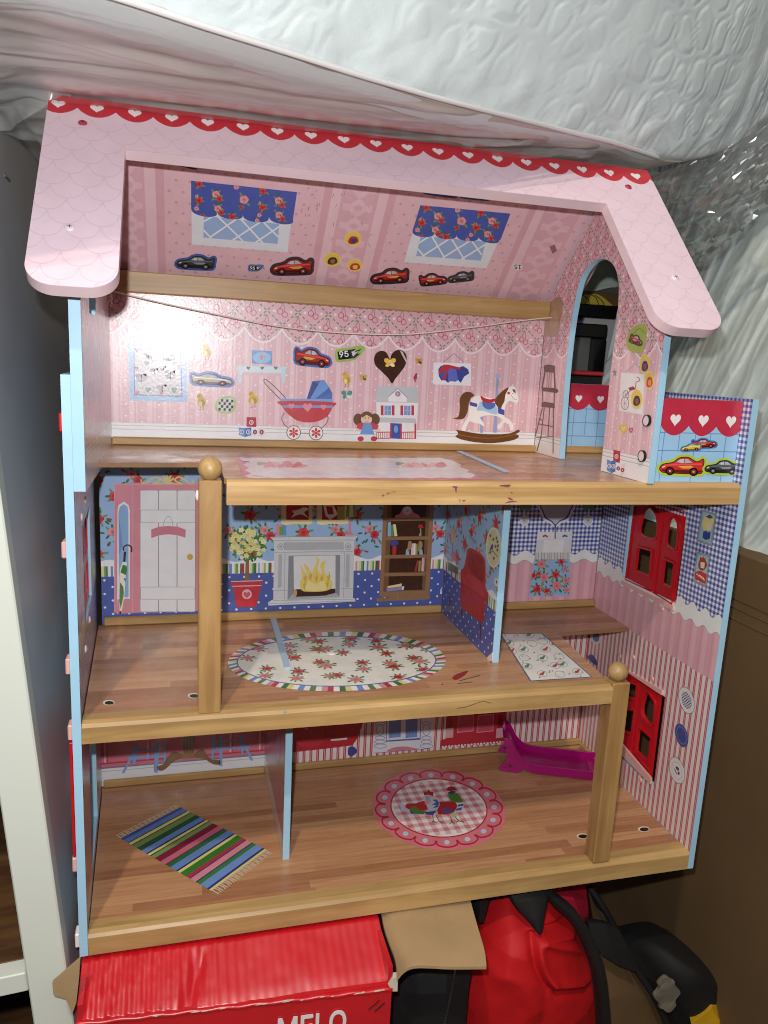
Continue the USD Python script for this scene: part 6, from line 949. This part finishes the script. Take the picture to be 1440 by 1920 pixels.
lf = along([(150, 1800), (148, 1835), (143, 1880), (136, 1900), (122, 1872), (100, 1866), (98, 1845)], -.035); lf2 = np.vstack([lf, lf + [0, .004, 0]]); lb = trimesh.Trimesh(lf2, [[0, i, i + 1] for i in range(1, 6)] + [[7, 7 + i + 1, 7 + i] for i in range(1, 6)] + sum([[[i, (i + 1) % 7, 7 + (i + 1) % 7], [i, 7 + (i + 1) % 7, 7 + i]] for i in range(7)], []), process=False)
if lb.volume < 0: lb.invert()
obj('torn_flap', lb, 'cardboard_pale', box_, label='torn brown flap sticking out at the left')

# --- backpack and bags under the right half
bp_ = thing('backpack', 'red backpack with black trim squeezed under the doll\'s house', 'backpack')
kb = cr(680, 1600, 1.895)
def blob(ctrl, R, C, back, name, m, parent, amp=.004, freq=(20, 20, 20), seed=1, ridge=0, label=None, folds=()):
    P = drape([[(*kb((u, v))[0], y) for u, v, y in row] for row in ctrl], R, C, amp, freq, seed, ridge); U = spread(np.array([[(u, v) for u, v, y in row] for row in ctrl], float), R, C)
    for line, a, w in folds:
        L_ = LineString(smooth_line(np.array(line), 6)); dist = shapely.distance(shapely.points(U.reshape(-1, 2)), L_).reshape(R, C); P = P + (.72 * a * np.exp(-np.abs(dist / (w * 1.35)) ** 1.6))[..., None] * np.array([0, -1.0, .25])
    return obj(name, sheet(P, np.array(back)), m, parent, smooth=True, label=label), P
_, PK = blob([[(395, 60, .10), (470, 90, .07), (560, 95, .06), (640, 120, .07), (700, 60, .10)], [(400, 250, .06), (490, 200, .04), (600, 220, .03), (700, 210, .04), (770, 240, .07)], [(380, 400, .03), (470, 350, .015), (590, 350, .0), (720, 360, .01), (810, 370, .05)], [(350, 560, .03), (450, 520, .005), (590, 520, -.01), (740, 520, .0), (845, 520, .04)], [(330, 700, .04), (450, 680, .01), (600, 680, -.005), (740, 690, .005), (860, 690, .05)]], 170, 170, (0, .09, 0), 'front_panel', 'pack_red', bp_, .008, (11, 11, 11), 91, .004, None,
    [([(560, 130), (600, 250), (618, 340), (640, 420), (668, 462)], .010, 13), ([(600, 290), (612, 380), (640, 450), (660, 475)], -.012, 12), ([(640, 300), (690, 296), (735, 285), (728, 240)], .009, 12), ([(640, 318), (700, 330), (780, 345), (806, 400), (790, 455), (720, 470), (680, 470)], .009, 16), ([(650, 275), (690, 262), (715, 240)], -.010, 12), ([(690, 490), (780, 488), (826, 440)], -.010, 14), ([(470, 130), (440, 230), (430, 330)], -.006, 16), ([(500, 140), (520, 300), (500, 430)], .005, 30), ([(470, 430), (560, 470), (620, 560)], .004, 26), ([(650, 500), (640, 600)], -.005, 22)])
def strip_(pts, hw, m, name):
    """Flat band of webbing along a line, HW half as wide (photograph units), a little crowned."""
    p2 = smooth_line(np.array([kb((u, v))[0] for u, v, y in pts]), 10); yy = np.interp(np.linspace(0, 1, len(p2)), np.linspace(0, 1, len(pts)), [y for *_, y in pts]); hw = np.interp(np.linspace(0, 1, len(p2)), np.linspace(0, 1, len(hw)), hw)
    t = np.gradient(p2, axis=0); n = np.stack([-t[:, 1], t[:, 0]], 1); n /= np.linalg.norm(n, axis=1, keepdims=True)
    P = np.stack([np.array([along([q], y_)[0] for q, y_ in zip(p2 + n * (hw * f_)[:, None], yy + dy)]) for f_, dy in ((-1, .004), (-.8, 0), (0, -.003), (.8, 0), (1, .004))], 1); obj(name, sheet(P, np.array([0, .012, 0])), m, bp_, smooth=40)
strip_([(625, 100, .03), (690, 175, .012), (760, 240, .010), (810, 330, .008), (845, 430, .000), (862, 560, .000), (868, 700, .0)], [8, 10, 11, 10, 9, 9], 'pack_black', 'black_trim')
strip_([(586, 90, .03), (596, 160, .012), (616, 230, .004), (631, 288, -.002)], [48, 36, 17, 1.5], 'pack_black', 'black_gusset')
blob([[(380, 70, .055), (430, 75, .045), (482, 70, .045)], [(393, 150, .045), (420, 160, .034), (455, 150, .036)], [(404, 235, .042), (414, 250, .032), (430, 250, .034)]], 30, 30, (0, .03, 0), 'black_pocket', 'pack_black', bp_, .003, (30, 30, 30), 95)
blob([[(690, 100, .10), (740, 95, .10), (795, 95, .11)], [(700, 150, .06), (750, 160, .06), (800, 170, .08)], [(740, 225, .055), (780, 240, .06), (803, 250, .08)]], 40, 40, (0, .03, 0), 'mesh_pocket', 'pack_mesh', bp_, .004, (30, 30, 30), 97)
blob([[(100, 390, .02), (200, 385, .01), (300, 385, .005), (395, 380, .012)], [(90, 500, .02), (200, 500, .0), (300, 500, -.006), (380, 500, .004)], [(80, 700, .02), (200, 700, .0), (300, 700, -.008), (360, 700, .0)]], 60, 60, (0, .08, 0), 'side_panel', 'pack_black', bp_, .005, (24, 24, 24), 99)
zp = smooth_line(np.array([along([kb((u, v))[0]], y)[0] for u, v, y in ((330, 405, -.007), (318, 470, -.009), (305, 540, -.011), (288, 620, -.011), (280, 700, -.011))]), 9)
for q in zp: b = trimesh.creation.box([.0022, .0012, .0012]); b.apply_translation(q); obj('zip_tooth', b, 'steel', bp_)
bb = thing('sports_bag', 'black bag with a worn patch and a yellow corner, right of the red backpack', 'bag')
kc_ = cr(690, 1312, 1.92); cv = lambda rows: [[((690 + x / 1.92 - 680) * 1.895, (1312 + y / 1.92 - 1600) * 1.895, d) for x, y, d in r] for r in rows]
blob(cv([[(872, 824, .18), (940, 810, .165), (1008, 804, .165), (1052, 830, .175)], [(905, 858, .13), (985, 852, .105), (1070, 852, .105), (1135, 876, .135)], [(958, 940, .10), (1050, 938, .070), (1150, 932, .068), (1238, 946, .105)], [(1000, 1015, .09), (1100, 1012, .055), (1215, 1000, .052), (1322, 1012, .09)], [(1038, 1085, .09), (1140, 1084, .052), (1250, 1072, .05), (1344, 1066, .09)], [(1085, 1190, .09), (1170, 1190, .052), (1270, 1190, .05), (1348, 1190, .09)]]), 100, 100, (.02, .05, -.06), 'body', 'pack_black', bb, .005, (14, 14, 14), 101, .003, None, [([(1000 * .987 + 20, 300), (1150, 400), (1250, 470)], .004, 14), ([(950, 330), (1030, 420), (1090, 520)], -.004, 12)])
blob([[(1168, 606, .040), (1240, 548, .038), (1330, 502, .075)], [(1180, 660, .038), (1270, 600, .034), (1345, 560, .075)], [(1190, 720, .038), (1290, 700, .034), (1358, 700, .08)]], 50, 50, (.01, .02, 0), 'yellow_corner', 'bag_yellow', bb, .004, (20, 20, 20), 103)
g5 = np.linspace(-1, 1, 7); blob([[(1083 + 40 * x * math.sqrt(1 - y * y / 2) + 7 * math.sin(5 * y + 2 * x), 503 + 60 * y * math.sqrt(1 - x * x / 2) + 6 * math.sin(4 * x), .0475 - .003 * x) for x in g5] for y in g5], 40, 40, (0, .004, 0), 'worn_patch', 'wear', bb, .002, (60, 60, 60), 105)
sc_ = thing('cardboard_sheet', 'curved sheet of brown cardboard with a black edge between backpack and black bag', 'cardboard')
P = drape([[(*kb((u, v))[0], y) for u, v, y in row] for row in ([(800, 130, .14), (830, 200, .13), (870, 230, .13)], [(845, 360, .07), (900, 330, .08), (950, 400, .09)], [(870, 520, .05), (950, 500, .065), (1040, 520, .08)], [(880, 700, .045), (980, 690, .06), (1090, 690, .075)])], 60, 40, .004, (12, 12, 12), 107); obj('board', sheet(P, np.array([.002, .004, 0])), 'cardboard', sc_, smooth=30)
E2 = smooth_line(np.array([along([kb((u, v))[0]], y)[0] for u, v, y in ((805, 118, .10), (860, 200, .085), (920, 310, .075), (970, 410, .07), (1030, 500, .062), (1085, 620, .055), (1105, 720, .05))]), 8); obj('black_edge', tube(E2, .004, 8), 'pack_black', sc_, smooth=True)
blk = [[(*kb((u, v))[0], y) for u, v, y in row] for row in ([(800, 240, .060), (860, 250, .060), (900, 265, .062)], [(820, 320, .050), (880, 335, .050), (940, 345, .054)], [(850, 362, .045), (910, 400, .046), (975, 425, .050)])]; P = drape(blk, 40, 40, .004, (20, 20, 20), 109); obj('strap', sheet(P, np.array([0, .006, 0])), 'pack_black', bp_, smooth=True)

# --- pictures leaning behind, seen through the attic doorway
ko2 = cr(1040, 460, 6.4)
def frame_at(name, label, y, outer, width, m, inner, tilt=0):
    t = thing(name, label, 'picture'); x0, z0, x1, z1 = outer; w = width
    for a in ((x0, z0, x1, z0 + w), (x0, z1 - w, x1, z1), (x0, z0 + w + .0003, x0 + w, z1 - w - .0003), (x1 - w, z0 + w + .0003, x1, z1 - w - .0003)): obj('frame_rail', bx(a[0], y - .012, a[1], a[2], y + .010, a[3], .002), m, t)
    obj('picture', bx(x0 + w, y, z0 + w, x1 - w, y + .006, z1 - w, .0005), inner, t); return t
p_ = lambda u, v, y: along(ko2((u, v)), y)[0]
q1_, q2_ = p_(330, 770, .50), p_(300, 1650, .50)
fa = frame_at('framed_picture', 'large black-framed picture with pale mat, seen through the attic doorway', .50, (.42, q2_[2] - .05, 1.02, p_(540, 722, .50)[2]), .020, 'frame_black', 'mat_board')
fb = frame_at('framed_picture', 'smaller black-framed dark picture leaning before the pale mat', .46, (.40, q2_[2] - .04, p_(580, 1100, .46)[0], p_(560, 955, .46)[2]), .020, 'frame_black', 'picture_grey')
pa = thing('painted_board', 'brown board with yellow and black curves above the black frame', 'picture'); zt1 = p_(560, 565, .54)[2]; obj('board', bx(.42, .535, .45, 1.0, .545, zt1, .001), 'picture_brown', pa)
PYb = Plane((0, .535, 0), (1, 0, 0), (0, 0, 1)); A = Art(PYb); A.p(ko2((330, 610), (430, 590), (500, 585), (600, 640), (690, 760), (330, 760)), (214, 190, 50), True)
for q in (((340, 600), (400, 650), (420, 740)), ((430, 590), (500, 640), (530, 740)), ((470, 590), (560, 660), (600, 740))): A.l(ko2(*q), 1.6, INK, True)
A.build('painted_curve', pa, 'print_matt', lift=.0006)
gs = drape([[(1000, 420, .62), (1100, 440, .62), (1200, 400, .62)], [(1000, 500, .60), (1100, 500, .60), (1200, 480, .60)], [(1000, 560, .57), (1100, 553, .57), (1200, 536, .57)]], 60, 60, .01, (14, 14, 14), 111, .008); o = obj('grey_sheet', sheet(gs, np.array([0, .01, .02])), 'grey_wrap', None, smooth=True); tag(o, 'dark grey plastic sheet hanging behind, at the top of the attic doorway', 'plastic sheet')
zr = p_(500, 1515, .42)[2]; xr = p_(500, 1560, .42)[0]; obj_r = thing('storage_box', 'low black box with red lid before the leaning frames, behind the attic doorway', 'box'); obj('body', bx(.50, .40, .40, xr, .455, zr - .006, .002), 'frame_black', obj_r); obj('red_lid', bx(.50, .399, zr - .0057, xr, .455, zr, .002), 'carton_red', obj_r)

# --- slide, loose strips, string
sl = thing('toy_slide', 'magenta plastic toy slide on the kitchen floor beside the right post', 'slide')
kl = cr(930, 1330, 5.538)
path_ = smooth_line(np.array([(-.001, .0350), (.003, .0356), (.007, .0335), (.011, .0275), (.0155, .0195), (.021, .0125), (.028, .0075), (.038, .0052), (.054, .0046), (.078, .0044), (.100, .0042), (.1225, .0042)]), 6)
O1 = np.array([.4714, .2060, BH + .0008]); ex = np.array([.93, -.3676, 0]); ey = np.array([.3676, .93, 0]); WD = .050
def loft(sec):                                                       # sweeps a cross-section (across, up) along the run of the slide
    V = np.array([[O1 + ex * s_ + ey * a + np.array([0, 0, z + b]) for a, b in sec] for s_, z in path_]); R_, C_ = V.shape[:2]; idx = np.arange(R_ * C_).reshape(R_, C_); f = []
    for i in range(R_ - 1):
        for j in range(C_): a, b, c_, d = idx[i, j], idx[i, (j + 1) % C_], idx[i + 1, (j + 1) % C_], idx[i + 1, j]; f += [[a, b, c_], [a, c_, d]]
    for row, o in ((0, 1), (R_ - 1, -1)): f += [[idx[row, 0], idx[row, k_], idx[row, k_ + 1]][::o] for k_ in range(1, C_ - 1)]
    m = trimesh.Trimesh(V.reshape(-1, 3), f, process=False); m.fix_normals(); return m
obj('chute', loft([(-.0222, 0), (.0222, 0), (.0222, -.0016), (-.0222, -.0016)]), 'magenta_plastic', sl, smooth=40)
for sg in (-1, 1):
    t = np.linspace(0, np.pi, 7); obj('side_rail', loft([(sg * .0225, -.003)] + [(sg * (.0237 - .0012 * math.cos(q)), .0072 + .0012 * math.sin(q)) for q in t] + [(sg * .0249, -.003)]), 'magenta_plastic', sl, smooth=60)
o_ = O1 + ex * .105; obj('cross_step', trimesh.convex.convex_hull(np.array([o_ + ex * a + ey * b + [0, 0, c_] for a, b, c_ in [(-.001, -.022, .0044), (-.001, .022, .0044), (.0005, -.022, .0058), (.0005, .022, .0058), (.006, -.022, .0058), (.006, .022, .0058), (.0075, -.022, .0044), (.0075, .022, .0044)]])), 'magenta_plastic', sl)
leg = Polygon(smooth_line(np.array([(.001, .0345), (.007, .0335), (.012, .0275), (.017, .0195), (.0225, .0125), (.024, .006), (.019, .0), (.008, .0), (-.003, .0005), (-.004, .004), (.001, .011), (.005, .019), (.003, .027)]), 5, True)).buffer(0)
for s_ in (-.0245, .0215):
    g = trimesh.creation.extrude_polygon(leg.difference(Point(.009, .008).buffer(.002)), .003, engine='earcut'); v = g.vertices; g = trimesh.Trimesh(O1 + v[:, :1] * ex + v[:, 1:2] * [0, 0, 1] + (s_ + v[:, 2:]) * ey, g.faces, process=False)
    if g.volume < 0: g.invert()
    obj('leg', g, 'magenta_plastic', sl)
def flat(name, label, pl, px, h, m, cat='strip'):
    q = Polygon(pl.px(px)); o = obj(name, pl.solid(q, .0006, h), m); tag(o, label, cat)
flat('loose_strip', 'pale grey strip lying on the attic floor beside the scalloped rug', PF2, k8((705, 1232), (745, 1232), (1095, 1385), (1060, 1390)), .0016, 'slat')
flat('loose_strip', 'pale blue strip lying across the left edge of the oval rug', PF1, ko((305, 58), (335, 55), (418, 328), (385, 333)), .0022, 'slat')
st_ = [PB.xyz(PB.px([p]))[0] - [0, .016, 0] for p in ((213, 548), (300, 569), (400, 590), (520, 613), (640, 625), (760, 627), (880, 614), (960, 603), (1018, 597), (1030, 600))]; tag(obj('string', tube(smooth_line(np.array(st_), 8), 0.0007, 6), 'string', None, smooth=True), 'thin string slung across the attic under the roof beam', 'string')
kn = np.array(st_[-1]); tag(obj('string_knot', trimesh.util.concatenate([tube(smooth_line(np.array([kn + [.004 * math.cos(t * 2.1 + i), .003 * math.sin(t * 3 + i) - .003, .008 * math.sin(t + i * 1.3)] for t in np.linspace(0, 6, 9)]), 5), .0006, 6) for i in range(3)] + [tube(np.array([kn, kn + [.003, -.006, .014], kn + [.006, -.008, .022]]), .0007, 6)]), 'string', None, smooth=True), 'frayed string knot by the right end of the roof beam', 'string')
kn2 = np.array(st_[0]); tag(obj('string_knot', trimesh.util.concatenate([tube(smooth_line(np.array([kn2 + [-.003 + .003 * math.cos(t * 2 + i), -.004 + .003 * math.sin(t * 3 + i), -.006 * t * .4 + .002 * i] for t in np.linspace(0, 6, 9)]), 5), .0006, 6) for i in range(4)]), 'string', None, smooth=True), 'frayed string ends hanging at the left end of the roof beam', 'string')
